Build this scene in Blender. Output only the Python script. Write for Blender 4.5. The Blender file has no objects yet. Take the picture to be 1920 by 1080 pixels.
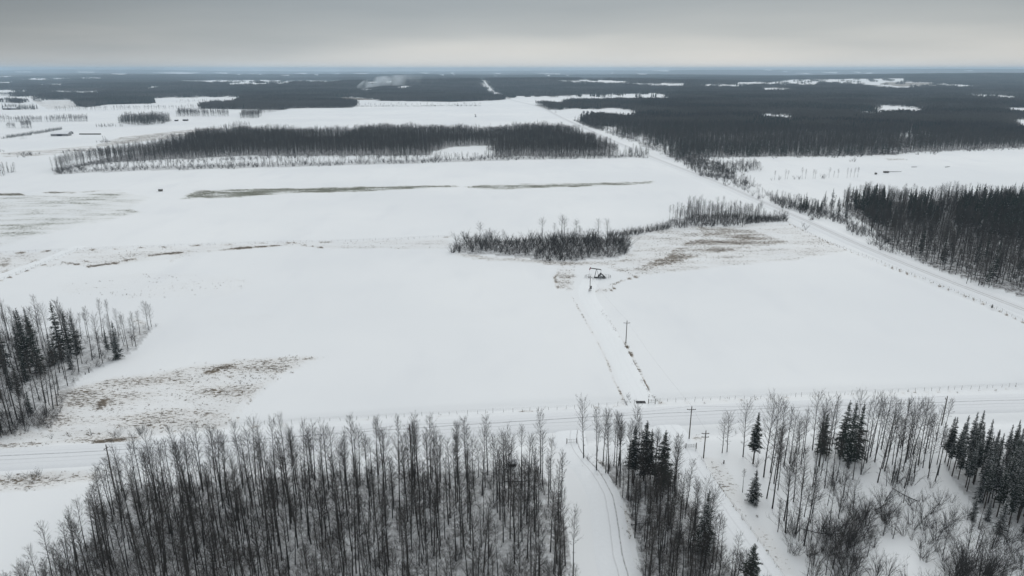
import bpy, math, random
import numpy as np

random.seed(7)
rng = np.random.default_rng(7)
scene = bpy.context.scene
COL = scene.collection

# ------------------------------------------------------------------ camera
CAM_H = 95.0
FPX = 1297.0                      # focal length in pixels of a 1920 wide frame
PITCH = math.radians(17.58)
cam_d = bpy.data.cameras.new('camera')
cam_d.sensor_width = 36.0
cam_d.lens = 36.0 * FPX / 1920.0
cam_d.clip_start = 0.5
cam_d.clip_end = 120000.0
cam = bpy.data.objects.new('camera', cam_d)
cam.location = (0, 0, CAM_H)
cam.rotation_euler = (math.pi / 2 - PITCH, 0, 0)
COL.objects.link(cam)
scene.camera = cam

# ------------------------------------------------------------------ world: high grey overcast
SUN_EL, SUN_AZ = math.radians(32), math.radians(20)     # azimuth measured from +Y towards +X
world = bpy.data.worlds.new('World')
scene.world = world
world.use_nodes = True
wn, wl = world.node_tree.nodes, world.node_tree.links
wn.clear()
w_out = wn.new('ShaderNodeOutputWorld')
sky = wn.new('ShaderNodeTexSky')
sky.sky_type = 'NISHITA'
sky.sun_disc = False
sky.sun_elevation = SUN_EL
sky.sun_rotation = SUN_AZ
bg_sky = wn.new('ShaderNodeBackground'); bg_sky.inputs['Strength'].default_value = 0.06
wl.new(sky.outputs[0], bg_sky.inputs[0])
tc = wn.new('ShaderNodeTexCoord')
sep = wn.new('ShaderNodeSeparateXYZ'); wl.new(tc.outputs['Generated'], sep.inputs[0])
# layered cloud bands: flattened noise on the view direction
mp = wn.new('ShaderNodeMapping'); mp.inputs['Scale'].default_value = (1.6, 1.6, 13.0)
wl.new(tc.outputs['Generated'], mp.inputs[0])
nz = wn.new('ShaderNodeTexNoise'); nz.inputs['Scale'].default_value = 1.7; nz.inputs['Detail'].default_value = 5.0
nz.inputs['Roughness'].default_value = 0.45
wl.new(mp.outputs[0], nz.inputs['Vector'])
addz = wn.new('ShaderNodeMath'); addz.operation = 'MULTIPLY_ADD'      # z + (noise-.5)*k
addz.inputs[1].default_value = 0.066
wl.new(nz.outputs['Fac'], addz.inputs[0]); wl.new(sep.outputs['Z'], addz.inputs[2])
subz = wn.new('ShaderNodeMath'); subz.operation = 'SUBTRACT'; subz.inputs[1].default_value = 0.033
wl.new(addz.outputs[0], subz.inputs[0])
ramp = wn.new('ShaderNodeValToRGB'); wl.new(subz.outputs[0], ramp.inputs[0])
stops = [(0.0, (0.620, 0.605, 0.575)), (0.020, (0.540, 0.545, 0.532)), (0.045, (0.385, 0.410, 0.420)),
         (0.085, (0.290, 0.322, 0.345)), (0.16, (0.40, 0.43, 0.455)), (0.45, (0.74, 0.765, 0.785)), (1.0, (1.0, 1.02, 1.035))]
er = ramp.color_ramp.elements
er[0].position, er[0].color = stops[0][0], stops[0][1] + (1,)
er[1].position, er[1].color = stops[-1][0], stops[-1][1] + (1,)
for p, c in stops[1:-1]:
    e = er.new(p); e.color = c + (1,)
# the cloud thins towards the sun's side low over the horizon
dotn = wn.new('ShaderNodeVectorMath'); dotn.operation = 'DOT_PRODUCT'
dotn.inputs[1].default_value = (math.sin(math.radians(9)), math.cos(math.radians(9)), 0)
wl.new(tc.outputs['Generated'], dotn.inputs[0])
mr = wn.new('ShaderNodeMapRange'); mr.interpolation_type = 'SMOOTHSTEP'
mr.inputs['From Min'].default_value = 0.66; mr.inputs['From Max'].default_value = 1.0
mr.inputs['To Min'].default_value = 0.66; mr.inputs['To Max'].default_value = 1.10
wl.new(dotn.outputs['Value'], mr.inputs[0])
mulc = wn.new('ShaderNodeVectorMath'); mulc.operation = 'SCALE'
mz = wn.new('ShaderNodeMapRange'); mz.interpolation_type = 'SMOOTHSTEP'; mz.inputs['From Min'].default_value = .06; mz.inputs['From Max'].default_value = .35
wl.new(sep.outputs['Z'], mz.inputs[0])
mf = wn.new('ShaderNodeMix'); wl.new(mz.outputs[0], mf.inputs[0]); wl.new(mr.outputs[0], mf.inputs[2]); mf.inputs[3].default_value = .85
wl.new(ramp.outputs[0], mulc.inputs[0]); wl.new(mf.outputs[0], mulc.inputs['Scale'])
bg_cloud = wn.new('ShaderNodeBackground'); bg_cloud.inputs['Strength'].default_value = 1.08
wl.new(mulc.outputs[0], bg_cloud.inputs[0])
mixw = wn.new('ShaderNodeMixShader'); mixw.inputs[0].default_value = 0.93
wl.new(bg_sky.outputs[0], mixw.inputs[1]); wl.new(bg_cloud.outputs[0], mixw.inputs[2])
wl.new(mixw.outputs[0], w_out.inputs[0])

sun_d = bpy.data.lights.new('sun', 'SUN')
sun_d.energy = 1.0
sun_d.angle = math.radians(30)
sun_d.color = (1.0, 0.98, 0.95)
sun = bpy.data.objects.new('sun', sun_d)
sun.rotation_euler = (math.pi / 2 - SUN_EL, 0, math.pi - SUN_AZ)
COL.objects.link(sun)

scene.view_settings.view_transform = 'Standard'
scene.view_settings.look = 'None'
scene.view_settings.gamma = 1.0
scene.view_settings.use_curve_mapping = False
scene.view_settings.exposure = 0.0
scene.render.engine = 'CYCLES'
scene.cycles.max_bounces = 5
scene.cycles.diffuse_bounces = 3
scene.cycles.volume_bounces = 2
scene.cycles.transparent_max_bounces = 4

# ------------------------------------------------------------------ the survey of the place
CP, SP = math.cos(PITCH), math.sin(PITCH)

def hills(x, y):
    """Height of the land: a plain that breaks into low hills beyond two kilometres."""
    x = np.asarray(x, float); y = np.asarray(y, float)
    z = np.zeros(np.broadcast(x, y).shape)
    r = np.hypot(x, y)
    def bump(cx, cy, sx, sy, h, a=0.0):
        dx, dy = x - cx, y - cy
        u = dx * math.cos(a) + dy * math.sin(a); v = -dx * math.sin(a) + dy * math.cos(a)
        return h * np.exp(-(u / sx) ** 2 - (v / sy) ** 2)
    z = z + bump(4400, 6000, 2600, 1200, 46, -0.35)
    z = z + bump(250, 4300, 1250, 600, 33)
    z = z + bump(-1500, 4000, 1100, 500, 12)
    z = z + bump(2600, 5200, 900, 900, 14)
    z = z + bump(-4600, 9200, 3600, 900, 30, .1) + bump(1500, 9800, 2600, 800, 26) + bump(-900, 6600, 1500, 500, 16)
    z = z + bump(11000, 19000, 9000, 3500, 92, -0.4)
    z = z + bump(-12500, 22000, 5000, 3000, 75)
    z = z + bump(3000, 26000, 4000, 2500, 40)
    z = z + bump(-9000, 12500, 5000, 1500, 16)
    k = np.clip((r - 2600) / 6000, 0, 1)
    z = z + k * (7 * np.sin(x / 1450 + 1.3) * np.sin(y / 1900 + .4) + 4 * np.sin(x / 610 + y / 900) - 3)
    z = np.minimum(z, 108 + 12 * np.tanh((z - 108) / 12))
    return z * np.clip((r - 1900) / 1500, 0, 1)

def proj(x, y, z=0.0):
    x = np.asarray(x, float); y = np.asarray(y, float); z = np.asarray(z, float) - CAM_H
    d = y * CP - z * SP
    u = y * SP + z * CP
    d = np.where(np.abs(d) < 1e-6, 1e-6, d)
    return 960 + FPX * x / d, 540 - FPX * u / d, d

def G(px, py):
    """Where the sight line through a photo pixel meets the land."""
    xc = (px - 960) / FPX; yc = -(py - 540) / FPX
    d = np.array([xc, CP + yc * SP, -SP + yc * CP])
    if d[2] > -1e-4: d[2] = -1e-4
    t = CAM_H / -d[2]
    for _ in range(4):
        h = float(hills(d[0] * t, d[1] * t)) if t > 1500 else 0.0
        t = (CAM_H - h) / -d[2]
    return d[0] * t, d[1] * t

def inpoly(px, py, poly):
    px = np.asarray(px); py = np.asarray(py)
    r = np.zeros(px.shape, bool)
    xs = [p[0] for p in poly]; ys = [p[1] for p in poly]
    m = (px >= min(xs)) & (px <= max(xs)) & (py >= min(ys)) & (py <= max(ys))
    if not m.any(): return r
    a, b = px[m], py[m]
    ins = np.zeros(a.shape, bool)
    n = len(poly)
    for i in range(n):
        x1, y1 = poly[i]; x2, y2 = poly[(i + 1) % n]
        if y1 == y2: continue
        c = ((y1 > b) != (y2 > b)) & (a < (x2 - x1) * (b - y1) / (y2 - y1) + x1)
        ins ^= c
    r[m] = ins
    return r

def hashn(ix, iy, s=0):
    v = np.sin(ix * 127.1 + iy * 311.7 + s * 74.7) * 43758.5453
    return v - np.floor(v)

def vnoise(x, y, s=0):
    ix, iy = np.floor(x), np.floor(y)
    fx, fy = x - ix, y - iy
    fx = fx * fx * (3 - 2 * fx); fy = fy * fy * (3 - 2 * fy)
    a = hashn(ix, iy, s); b = hashn(ix + 1, iy, s); c = hashn(ix, iy + 1, s); d = hashn(ix + 1, iy + 1, s)
    return a * (1 - fx) * (1 - fy) + b * fx * (1 - fy) + c * (1 - fx) * fy + d * fx * fy

def fbm(x, y, s=0, o=4):
    t = 0; a = .5; n = 0
    for k in range(o):
        t = t + a * vnoise(x * 2 ** k, y * 2 ** k, s + k); n += a; a *= .5
    return t / n

def wpoly(pts): return np.array([G(*p) for p in pts])

def dist_line(x, y, line):
    """distance to a world polyline"""
    d = np.full(np.shape(x), 1e9)
    for (x1, y1), (x2, y2) in zip(line[:-1], line[1:]):
        vx, vy = x2 - x1, y2 - y1
        t = np.clip(((x - x1) * vx + (y - y1) * vy) / (vx * vx + vy * vy), 0, 1)
        d = np.minimum(d, np.hypot(x - x1 - t * vx, y - y1 - t * vy))
    return d

ROAD_NS = [(858, 145), (882, 152), (908, 162), (940, 181), (1007, 199.5), (1060, 224), (1131, 256), (1225, 296), (1339, 340), (1420, 375), (1507, 413), (1607, 458), (1740, 513), (1920, 582), (2300, 735)]
ROAD_EW = [(-500, 893), (0, 861), (200, 850), (450, 832), (700, 813), (1040, 791), (1300, 777), (1600, 764), (1920, 754), (2500, 737)]
LEASE = [(1225, 785), (1204, 752), (1180, 705), (1148, 640), (1118, 585), (1100, 550), (1108, 524)]
LANE_W = [(1078, 786), (1068, 815), (1078, 850), (1108, 885), (1132, 930), (1142, 980), (1150, 1040), (1162, 1100), (1190, 1350)]
LANE_E = [(1238, 782), (1262, 815), (1284, 852), (1312, 900), (1352, 960), (1400, 1030), (1440, 1090), (1590, 1350)]
LANE_D = [(-200, 586), (0, 518.5), (60, 497), (108, 479.5), (136, 467), (150, 461)]
W_NS, W_EW, W_LEASE, W_LW, W_LE, W_LD = [wpoly(q) for q in (ROAD_NS, ROAD_EW, LEASE, LANE_W, LANE_E, LANE_D)]

# --- woods and forests: footprint outlines (survey in photo pixels), near ones listed with what grows there
WOOD_A = [(214, 925), (262, 912), (420, 902), (560, 893), (720, 888), (860, 885), (1010, 882), (1045, 930), (1062, 990), (1075, 1080), (1095, 1350), (-60, 1350), (0, 1204), (50, 1140), (92, 1106), (130, 1058), (170, 1012), (192, 960)]
WOOD_B = [(1112, 872), (1150, 868), (1230, 880), (1262, 905), (1300, 955), (1336, 1015), (1375, 1080), (1520, 1350), (1240, 1350), (1205, 1080), (1190, 1010), (1180, 960), (1155, 912), (1125, 890)]
WOOD_D = [(1764, 864), (1920, 858), (2400, 850), (2400, 1060), (1920, 985), (1885, 985), (1832, 952), (1794, 908)]
WOOD_E = [(-500, 640), (0, 632), (90, 628), (190, 628), (262, 612), (288, 612), (255, 655), (205, 680), (150, 705), (115, 765), (95, 800), (40, 812), (-40, 830), (-500, 880)]
COPSE_F = [(848, 458), (880, 451), (1000, 448), (1100, 445), (1170, 446), (1182, 470), (1160, 482), (1080, 488), (1020, 489), (985, 483), (930, 478), (880, 476), (850, 470)]
COPSE_G = [(1252, 413), (1320, 402), (1400, 400), (1450, 408), (1475, 414), (1400, 418), (1330, 423), (1255, 427)]
WOOD_H = [(1575, 383), (1700, 378), (1920, 375), (2600, 365), (2600, 790), (2100, 622), (1918, 556), (1840, 530), (1767, 506), (1717, 485), (1697, 474), (1660, 455), (1640, 430), (1600, 405)]
WOOD_M = [(105, 322), (150, 312), (215, 303), (300, 300), (367, 297), (443, 292), (600, 292), (805, 291), (810, 284), (850, 275), (926, 272), (928, 294), (1145, 292), (1145, 280), (1128, 274), (1096, 260), (1057, 247), (1000, 244), (935, 250), (915, 256), (905, 250), (784, 251), (724, 246), (660, 254), (600, 256), (500, 252), (440, 251), (380, 255), (340, 268), (290, 283), (200, 296), (140, 310)]
WINDBREAK = [(100, 320), (250, 313), (640, 304), (930, 295), (1210, 290), (1213, 295), (930, 301), (640, 310), (260, 320), (100, 327)]
FOR_L = [(993, 196), (1055, 198), (1068, 190), (1300, 184), (2900, 184), (2900, 255), (1920, 276), (1700, 286), (1680, 290), (1560, 292), (1325, 295), (1268, 300), (1235, 287), (1180, 262), (1120, 243), (1073, 226), (1030, 208)]
HOLES_L = [[(1025, 206), (1060, 204), (1165, 203), (1209, 214), (1165, 219), (1150, 214), (1115, 212), (1085, 218), (1070, 222)],
           [(1124, 239), (1150, 238), (1170, 246), (1150, 249), (1130, 248)],
           [(1174, 256), (1195, 255), (1227, 268), (1205, 270)],
           [(1215, 274), (1250, 273), (1258, 278), (1250, 293), (1225, 283)],
           [(1418, 216), (1440, 214), (1500, 217), (1478, 222), (1425, 220)],
           [(1595, 210), (1635, 208), (1640, 196), (1690, 199), (1737, 204), (1735, 211), (1690, 207), (1640, 212), (1600, 214)],
           [(1757, 203), (1808, 203), (1800, 206), (1760, 206)],
           [(1875, 205), (1890, 202), (2200, 199), (2200, 208), (1900, 208)],
           [(1895, 224), (1930, 222), (2200, 219), (2200, 232), (1892, 233)],
           [(1716, 228), (1700, 232), (1712, 237), (1700, 250), (1680, 269), (1692, 264), (1709, 249), (1719, 236)],
           [(1718, 236), (1752, 238), (1750, 240), (1718, 239)],
           [(1536, 204), (1551, 204), (1550, 206), (1537, 206)],
           [(1693, 184), (1697, 184), (1695, 197), (1690, 197)]]
LEFT_WOODS = [[(150, 200), (165, 201), (205, 196), (285, 194), (285, 184), (130, 184)],
              [(372, 204), (530, 206), (545, 203), (660, 202), (668, 196), (640, 190), (620, 184), (455, 184), (440, 196), (390, 198)],
              [(713, 189), (850, 191), (935, 188), (960, 184), (955, 183), (690, 183), (680, 185)],
              [(-600, 191.5), (0, 191.5), (40, 193.5), (50, 190), (25, 186), (-600, 184)], [(88, 188), (130, 187), (135, 183), (100, 181), (60, 185.5)], [(60, 190), (80, 191), (78, 188), (62, 187)],
              [(950, 184), (985, 188), (1000, 186), (960, 182)]]
# open snow fields in the far forest
FAR_FIELDS = [[(-300, 143), (18, 143), (18, 145.5), (-300, 146)], [(28, 149), (60, 146.5), (130, 146), (140, 147.6), (90, 150), (45, 150)], [(145, 145), (195, 145.6), (190, 147.4), (146, 147)],
              [(-200, 153), (28, 153), (25, 156), (-200, 157)], [(68, 158), (125, 157), (125, 160), (72, 160)],
              [(-300, 169), (50, 169), (60, 172), (0, 175), (-300, 176)], [(85, 171), (150, 171), (198, 173), (190, 174.5), (110, 174)],
              [(-400, 180), (92, 180), (60, 185), (-400, 186)], [(245, 183), (287, 183), (262, 186)],
              [(287, 184), (340, 183), (425, 181), (453, 182), (445, 186), (285, 187)],
              [(145, 134), (177, 134.4), (177, 136), (145, 135.4)], [(285, 136), (330, 135), (375, 136), (360, 138), (335, 138)], [(400, 136), (427, 136), (425, 138)], [(208, 138), (235, 138), (230, 140)], [(30, 134), (60, 134), (60, 135), (30, 135)],
              [(320, 151), (400, 150.5), (470, 150), (560, 151), (640, 151), (638, 154), (560, 154), (480, 158), (430, 159), (420, 156), (400, 155), (360, 153)],
              [(282, 162), (302, 162), (300, 164), (284, 164)], [(268, 166), (292, 167), (290, 168), (270, 168)], [(300, 168), (320, 168.6), (318, 169.6), (300, 169.4)], [(252, 151), (262, 151), (260, 153), (252, 152.6)],
              [(440, 140), (455, 139), (450, 141)], [(465, 138), (495, 139), (490, 141)], [(515, 141), (545, 141), (540, 142.4)], [(550, 137), (575, 137), (572, 138.4)], [(617, 140), (635, 137), (634, 140)], [(585, 140), (600, 140), (598, 141.6)],
              [(662, 137.4), (690, 137), (685, 139)], [(600, 151), (643, 151), (640, 154), (600, 155)], [(690, 139), (712, 139), (710, 140.4)], [(750, 139.4), (776, 138.6), (772, 140.6)],
              [(786, 136), (806, 136.6), (800, 138)], [(818, 140), (835, 140), (834, 142)], [(846, 136), (850, 136), (855, 144), (851, 144)], [(921, 142), (935, 142), (933, 144)], [(1001, 137), (1050, 138), (1050, 139)],
              [(924, 137), (940, 137), (938, 138.4)], [(1017, 141), (1033, 141), (1030, 143)], [(1058, 141), (1069, 141), (1066, 143)], [(1145, 136), (1150, 136), (1149, 138)], [(1193, 138), (1213, 138), (1210, 140)], [(1222, 132.4), (1255, 131.6), (1253, 134)],
              [(685, 152), (742, 152), (742, 156), (690, 156)], [(668, 166), (698, 166), (698, 169), (670, 169)], [(742, 162), (775, 162), (775, 165), (740, 165)], [(795, 163), (799, 163), (799, 167), (795, 167)], [(852, 163), (857, 163), (857, 167), (852, 167)],
              [(623, 184), (640, 181), (663, 182), (713, 187), (700, 189), (660, 188)],
              [(1040, 150), (1080, 151), (1110, 148), (1150, 151), (1185, 153), (1170, 156), (1100, 155), (1060, 153)],
              [(1182, 156), (1225, 157), (1240, 156), (1290, 155), (1278, 160), (1240, 161), (1190, 158)],
              [(1372, 155), (1420, 153), (1440, 155), (1475, 150), (1500, 149), (1600, 148), (1700, 147), (1695, 151), (1720, 154), (1780, 157), (1845, 163), (1800, 162), (1740, 160), (1700, 165), (1640, 164), (1620, 159), (1540, 155), (1520, 160), (1480, 158), (1400, 158)],
              [(1315, 159), (1370, 158.6), (1405, 160), (1370, 162), (1315, 161)], [(1426, 165), (1440, 164), (1478, 166), (1490, 170), (1480, 170), (1430, 167)],
              [(1432, 130.6), (1447, 130), (1446, 132)], [(1532, 129), (1570, 127.4), (1600, 128), (1570, 129.6)], [(1537, 135), (1570, 135), (1568, 137)], [(1598, 134.6), (1615, 135), (1612, 136.6)], [(1465, 133.4), (1478, 134), (1475, 135)], [(1490, 137), (1520, 136.6), (1516, 138)], [(1620, 137), (1638, 135.4), (1635, 138)], [(1808, 132), (1825, 132), (1824, 133.4)],
              [(958, 181), (1010, 180), (1170, 176), (1225, 175), (1265, 181), (1230, 184), (1065, 187), (1055, 192), (1000, 187), (985, 196), (958, 184)],
              [(2000, 150), (2300, 148), (2300, 156), (2050, 156)], [(-500, 162), (-250, 160), (-230, 165), (-480, 168)],
              [(1810, 177), (1870, 178), (1925, 182), (1915, 184), (1860, 181), (1812, 180)], [(901, 158), (909, 158), (934, 180), (922, 180)]]

def is_hole(px, py, polys, ext=0.10):
    """open ground: what the photo shows of it plus the strip that the trees in front hide"""
    r = np.zeros(px.shape, bool)
    e = np.where(py > 141, ext * (py - 127), .4)
    w = np.clip((py - 131) * .045, .15, 9)
    n = np.sin(px * .21 + py * 1.7) * .5 + np.sin(px * .083 - py * .9 + 2) * .5 + np.sin(px * .77 + py * 2.9) * .4
    n2 = np.sin(px * .13 + py * 2.1 + 4) + .5 * np.sin(px * .51 + 1)
    py = py + n * w * .6; px = px + n2 * w * 2.2
    for poly in polys:
        for k in (0, .5, 1.0):
            r |= inpoly(px, py - e * k, poly)
    return r

def forest_far(px, py):
    """True where the wide forest stands (everything beyond the near fields)"""
    f = (py < 184)
    f |= inpoly(px, py, FOR_L)
    f &= ~is_hole(px, py, HOLES_L)
    for w in LEFT_WOODS: f |= inpoly(px, py, w)
    f &= ~is_hole(px, py, FAR_FIELDS, 0.095)
    return f

# --- dry grass showing through the snow: (outline, cover 0..1, greenness)
GRASS = [([(1165, 432), (1260, 426), (1400, 420), (1480, 420), (1560, 455), (1590, 470), (1480, 490), (1380, 498), (1250, 512), (1190, 520), (1130, 500), (1160, 485), (1185, 465)], .36, 0),
         ([(1300, 425), (1420, 430), (1485, 455), (1380, 470), (1330, 478), (1270, 495), (1240, 500), (1220, 510), (1180, 505), (1240, 480), (1260, 465), (1290, 452), (1320, 440)], .58, 0),
         ([(1480, 420), (1500, 424), (1560, 455), (1540, 458)], .35, 0),
         ([(850, 472), (900, 478), (985, 484), (1080, 490), (1160, 488), (1185, 470), (1200, 480), (1160, 498), (1060, 498), (980, 492), (900, 487), (856, 482)], .50, 0),
         ([(100, 735), (190, 712), (350, 688), (430, 672), (600, 667), (560, 690), (510, 715), (470, 750), (444, 790), (420, 800), (270, 815), (100, 815), (60, 800)], .43, 0),
         ([(362, 700), (400, 684), (470, 674), (440, 689), (390, 703)], .78, 0), ([(168, 770), (180, 750), (217, 744), (207, 763), (180, 776)], .74, 0),
         ([(393, 744), (410, 727), (420, 733), (403, 747)], .78, 0), ([(410, 705), (440, 700), (435, 711)], .8, 0), ([(480, 669), (605, 667), (588, 676), (520, 674)], .55, 0), ([(440, 748), (470, 738), (468, 745), (445, 750)], .7, 0),
         ([(-300, 835), (0, 805), (270, 812), (260, 826), (100, 834), (0, 842), (-300, 868)], .42, 0), ([(-200, 850), (0, 826), (60, 825), (95, 832), (60, 838), (0, 842), (-200, 862)], .75, 0),
         ([(170, 829), (195, 822), (250, 820), (240, 829), (180, 834)], .7, 0), ([(-300, 915), (0, 890), (100, 882), (200, 880), (190, 900), (120, 915), (0, 925), (-300, 950)], .46, 0),
         ([(-300, 375), (0, 368), (230, 359), (285, 370), (240, 395), (220, 410), (150, 425), (60, 445), (0, 462), (-300, 480)], .37, 1),
         ([(100, 370), (190, 362), (232, 362), (220, 374), (140, 386)], .48, 1), ([(200, 398), (240, 393), (270, 397), (220, 408)], .5, 1), ([(-100, 430), (60, 415), (175, 413), (165, 418), (0, 432)], .5, 1),
         ([(338, 373), (365, 357), (450, 354), (640, 350), (800, 347), (866, 347), (850, 351), (700, 358), (550, 363), (420, 372)], .70, 1), ([(868, 351), (900, 346), (1080, 343), (1232, 339), (1220, 345), (1100, 350), (950, 355), (900, 354)], .66, 1),
         ([(-200, 364), (0, 362), (45, 362), (45, 366), (0, 367), (-200, 370)], .95, .5), ([(80, 360), (140, 358), (140, 361), (80, 362)], .95, .5), ([(140, 358), (225, 356), (225, 358), (140, 360)], .7, .5),
         ([(-100, 478), (0, 475), (130, 470), (145, 468), (480, 455), (640, 452), (845, 444), (850, 468), (640, 466), (520, 462), (400, 473), (320, 485), (210, 500), (130, 497), (60, 502), (0, 515), (-100, 520)], .30, 0),
         ([(0, 484), (30, 485), (15, 500), (-20, 500)], .55, 0), ([(42, 495), (60, 488), (90, 484), (85, 490), (55, 497)], .7, 0),
         ([(100, 530), (260, 510), (420, 515), (480, 530), (420, 560), (250, 560), (120, 550)], .17, 0), ([(380, 585), (520, 590), (500, 620), (380, 610)], .14, 0),
         ([(1045, 500), (1080, 498), (1075, 540), (1045, 542), (1036, 525)], .40, 0), ([(1055, 538), (1066, 537), (1066, 544), (1056, 544)], .8, 0),
         ([(1112, 542), (1150, 538), (1150, 548), (1112, 550)], .45, 0), ([(1170, 745), (1190, 752), (1200, 757), (1165, 758)], .6, 0), ([(1210, 744), (1245, 748), (1250, 754), (1215, 758)], .7, 0),
         ([(1255, 750), (1500, 742), (1920, 724), (1920, 732), (1500, 750), (1260, 762)], .22, 0), ([(1100, 858), (1130, 865), (1150, 905), (1120, 895), (1100, 875)], .62, 0),
         ([(1290, 812), (1320, 812), (1325, 822), (1295, 825)], .6, 0), ([(1310, 850), (1345, 855), (1420, 960), (1500, 1080), (1460, 1080), (1390, 975), (1335, 900)], .30, 0),
         ([(1150, 925), (1180, 950), (1195, 1010), (1170, 1020), (1150, 970)], .40, 0), ([(180, 276), (300, 262), (430, 241), (380, 240), (230, 256), (180, 270)], .5, 0), ([(0, 286), (110, 278), (180, 272), (180, 282), (80, 292), (0, 295)], .42, 0), ([(600, 184), (640, 181), (713, 187), (660, 188)], .8, 0),
         ([(1660, 154), (1720, 155), (1780, 157), (1740, 161), (1690, 163), (1650, 157)], .7, 0), ([(240, 592), (285, 606), (278, 625), (230, 660), (220, 650), (255, 615)], .42, 0), ([(60, 190), (130, 188), (150, 200), (90, 206)], .4, 0),
         ([(1415, 300), (1700, 292), (1690, 297), (1420, 305)], .15, 0), ([(1660, 297), (1702, 297), (1700, 301), (1665, 301)], .5, 0)]
GLINES = [([(120, 491), (165, 499), (215, 493), (245, 486), (300, 476), (400, 469), (500, 461), (560, 458), (605, 465)], 1.3, .9),
          ([(132, 482), (165, 490), (200, 487), (250, 480)], 1.2, .6), ([(318, 492), (325, 485), (345, 480)], 1.0, .6),
          ([(1072, 556), (1093, 592), (1120, 640), (1140, 680), (1152, 715), (1168, 744)], .40, .52), ([(1122, 575), (1150, 615), (1160, 632), (1175, 650), (1190, 680), (1205, 715), (1215, 742), (1245, 752)], .9, .85),
          ([(1055, 500), (1040, 520), (1046, 540), (1065, 543)], .8, .6), ([(1113, 546), (1135, 549), (1152, 540), (1145, 535)], .7, .75), ([(1143, 536), (1165, 526), (1200, 517)], .8, .7),
          ([(1303, 846), (1340, 902), (1393, 975), (1467, 1082), (1600, 1290)], .35, .75), ([(1477, 418), (1553, 454), (1623, 481), (1753, 531), (1860, 574), (1920, 603), (2100, 675)], .5, .8),
          ([(-60, 479), (0, 475), (125, 469)], .9, .75), ([(145, 468), (480, 456), (640, 453), (845, 444)], .8, .78), ([(145, 468), (95, 490), (0, 526), (-100, 562)], .9, .85), ([(0, 511), (60, 500)], .6, .7),
          ([(444, 797), (448, 775), (470, 750)], .4, .6), ([(440, 798), (640, 786), (1050, 766), (1190, 757)], .35, .5), ([(1250, 751), (1500, 742), (1920, 723)], .35, .5), ([(1090, 873), (1125, 905), (1140, 935)], .3, .5)]
GLINES = [(wpoly(l), w, v) for l, w, v in GLINES]

def grass_cover(x, y, px, py):
    c = np.zeros(px.shape); g = np.zeros(px.shape)
    for poly, v, gr in GRASS:
        # soft borders: test with a little noise in the outline
        xs = [p[0] for p in poly]; ys = [p[1] for p in poly]
        box = (px > min(xs) - 30) & (px < max(xs) + 30) & (py > min(ys) - 15) & (py < max(ys) + 15)
        if not box.any(): continue
        X_, Y_, A_, B_ = px[box], py[box], x[box], y[box]
        k = np.clip((Y_ - 126) * .010, .2, 5)
        jj = (fbm(A_ * .11, B_ * .11, 3) - .5) * k * 1.1; j2 = (fbm(A_ * .07, B_ * .07, 13) - .5) * k * 5
        a = 0
        for (ox, oy) in ((0, 0), (2.2, .2), (-2.2, -.2), (.8, .45), (-.8, -.45)):
            a = a + inpoly(X_ + j2 + ox * k, Y_ + jj + oy * k, poly) / 5.0
        cv = c[box]; gv = g[box]
        gv = np.where((a > 0) & (v * a > cv * .8), gr, gv)
        c[box] = np.maximum(cv, v * a); g[box] = gv
    near = np.hypot(x, y) < 700
    for l, w, v in GLINES:
        xs, ys = l[:, 0], l[:, 1]
        m = near & (x > xs.min() - 3) & (x < xs.max() + 3) & (y > ys.min() - 3) & (y < ys.max() + 3)
        if m.any():
            dd = dist_line(x[m], y[m], l)
            wob = .55 + .9 * fbm(x[m] * .35, y[m] * .35, 5)
            vv = v * np.clip(1.6 - dd / (w * wob), 0, 1) * np.clip(fbm(x[m] * .3, y[m] * .3, 9) * 2.4 - .35, .35, 1)
            c[m] = np.maximum(c[m], vv)
    return c, g

# ------------------------------------------------------------------ materials
def mat(name, rough=.85, color=(.5, .5, .5), metal=0.0, spec=.3):
    m = bpy.data.materials.new(name); m.use_nodes = True
    b = m.node_tree.nodes['Principled BSDF']
    b.inputs['Base Color'].default_value = tuple(color) + (1,)
    b.inputs['Roughness'].default_value = rough
    b.inputs['Metallic'].default_value = metal
    b.inputs['Specular IOR Level'].default_value = spec
    return m, m.node_tree.nodes, m.node_tree.links, b

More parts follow.
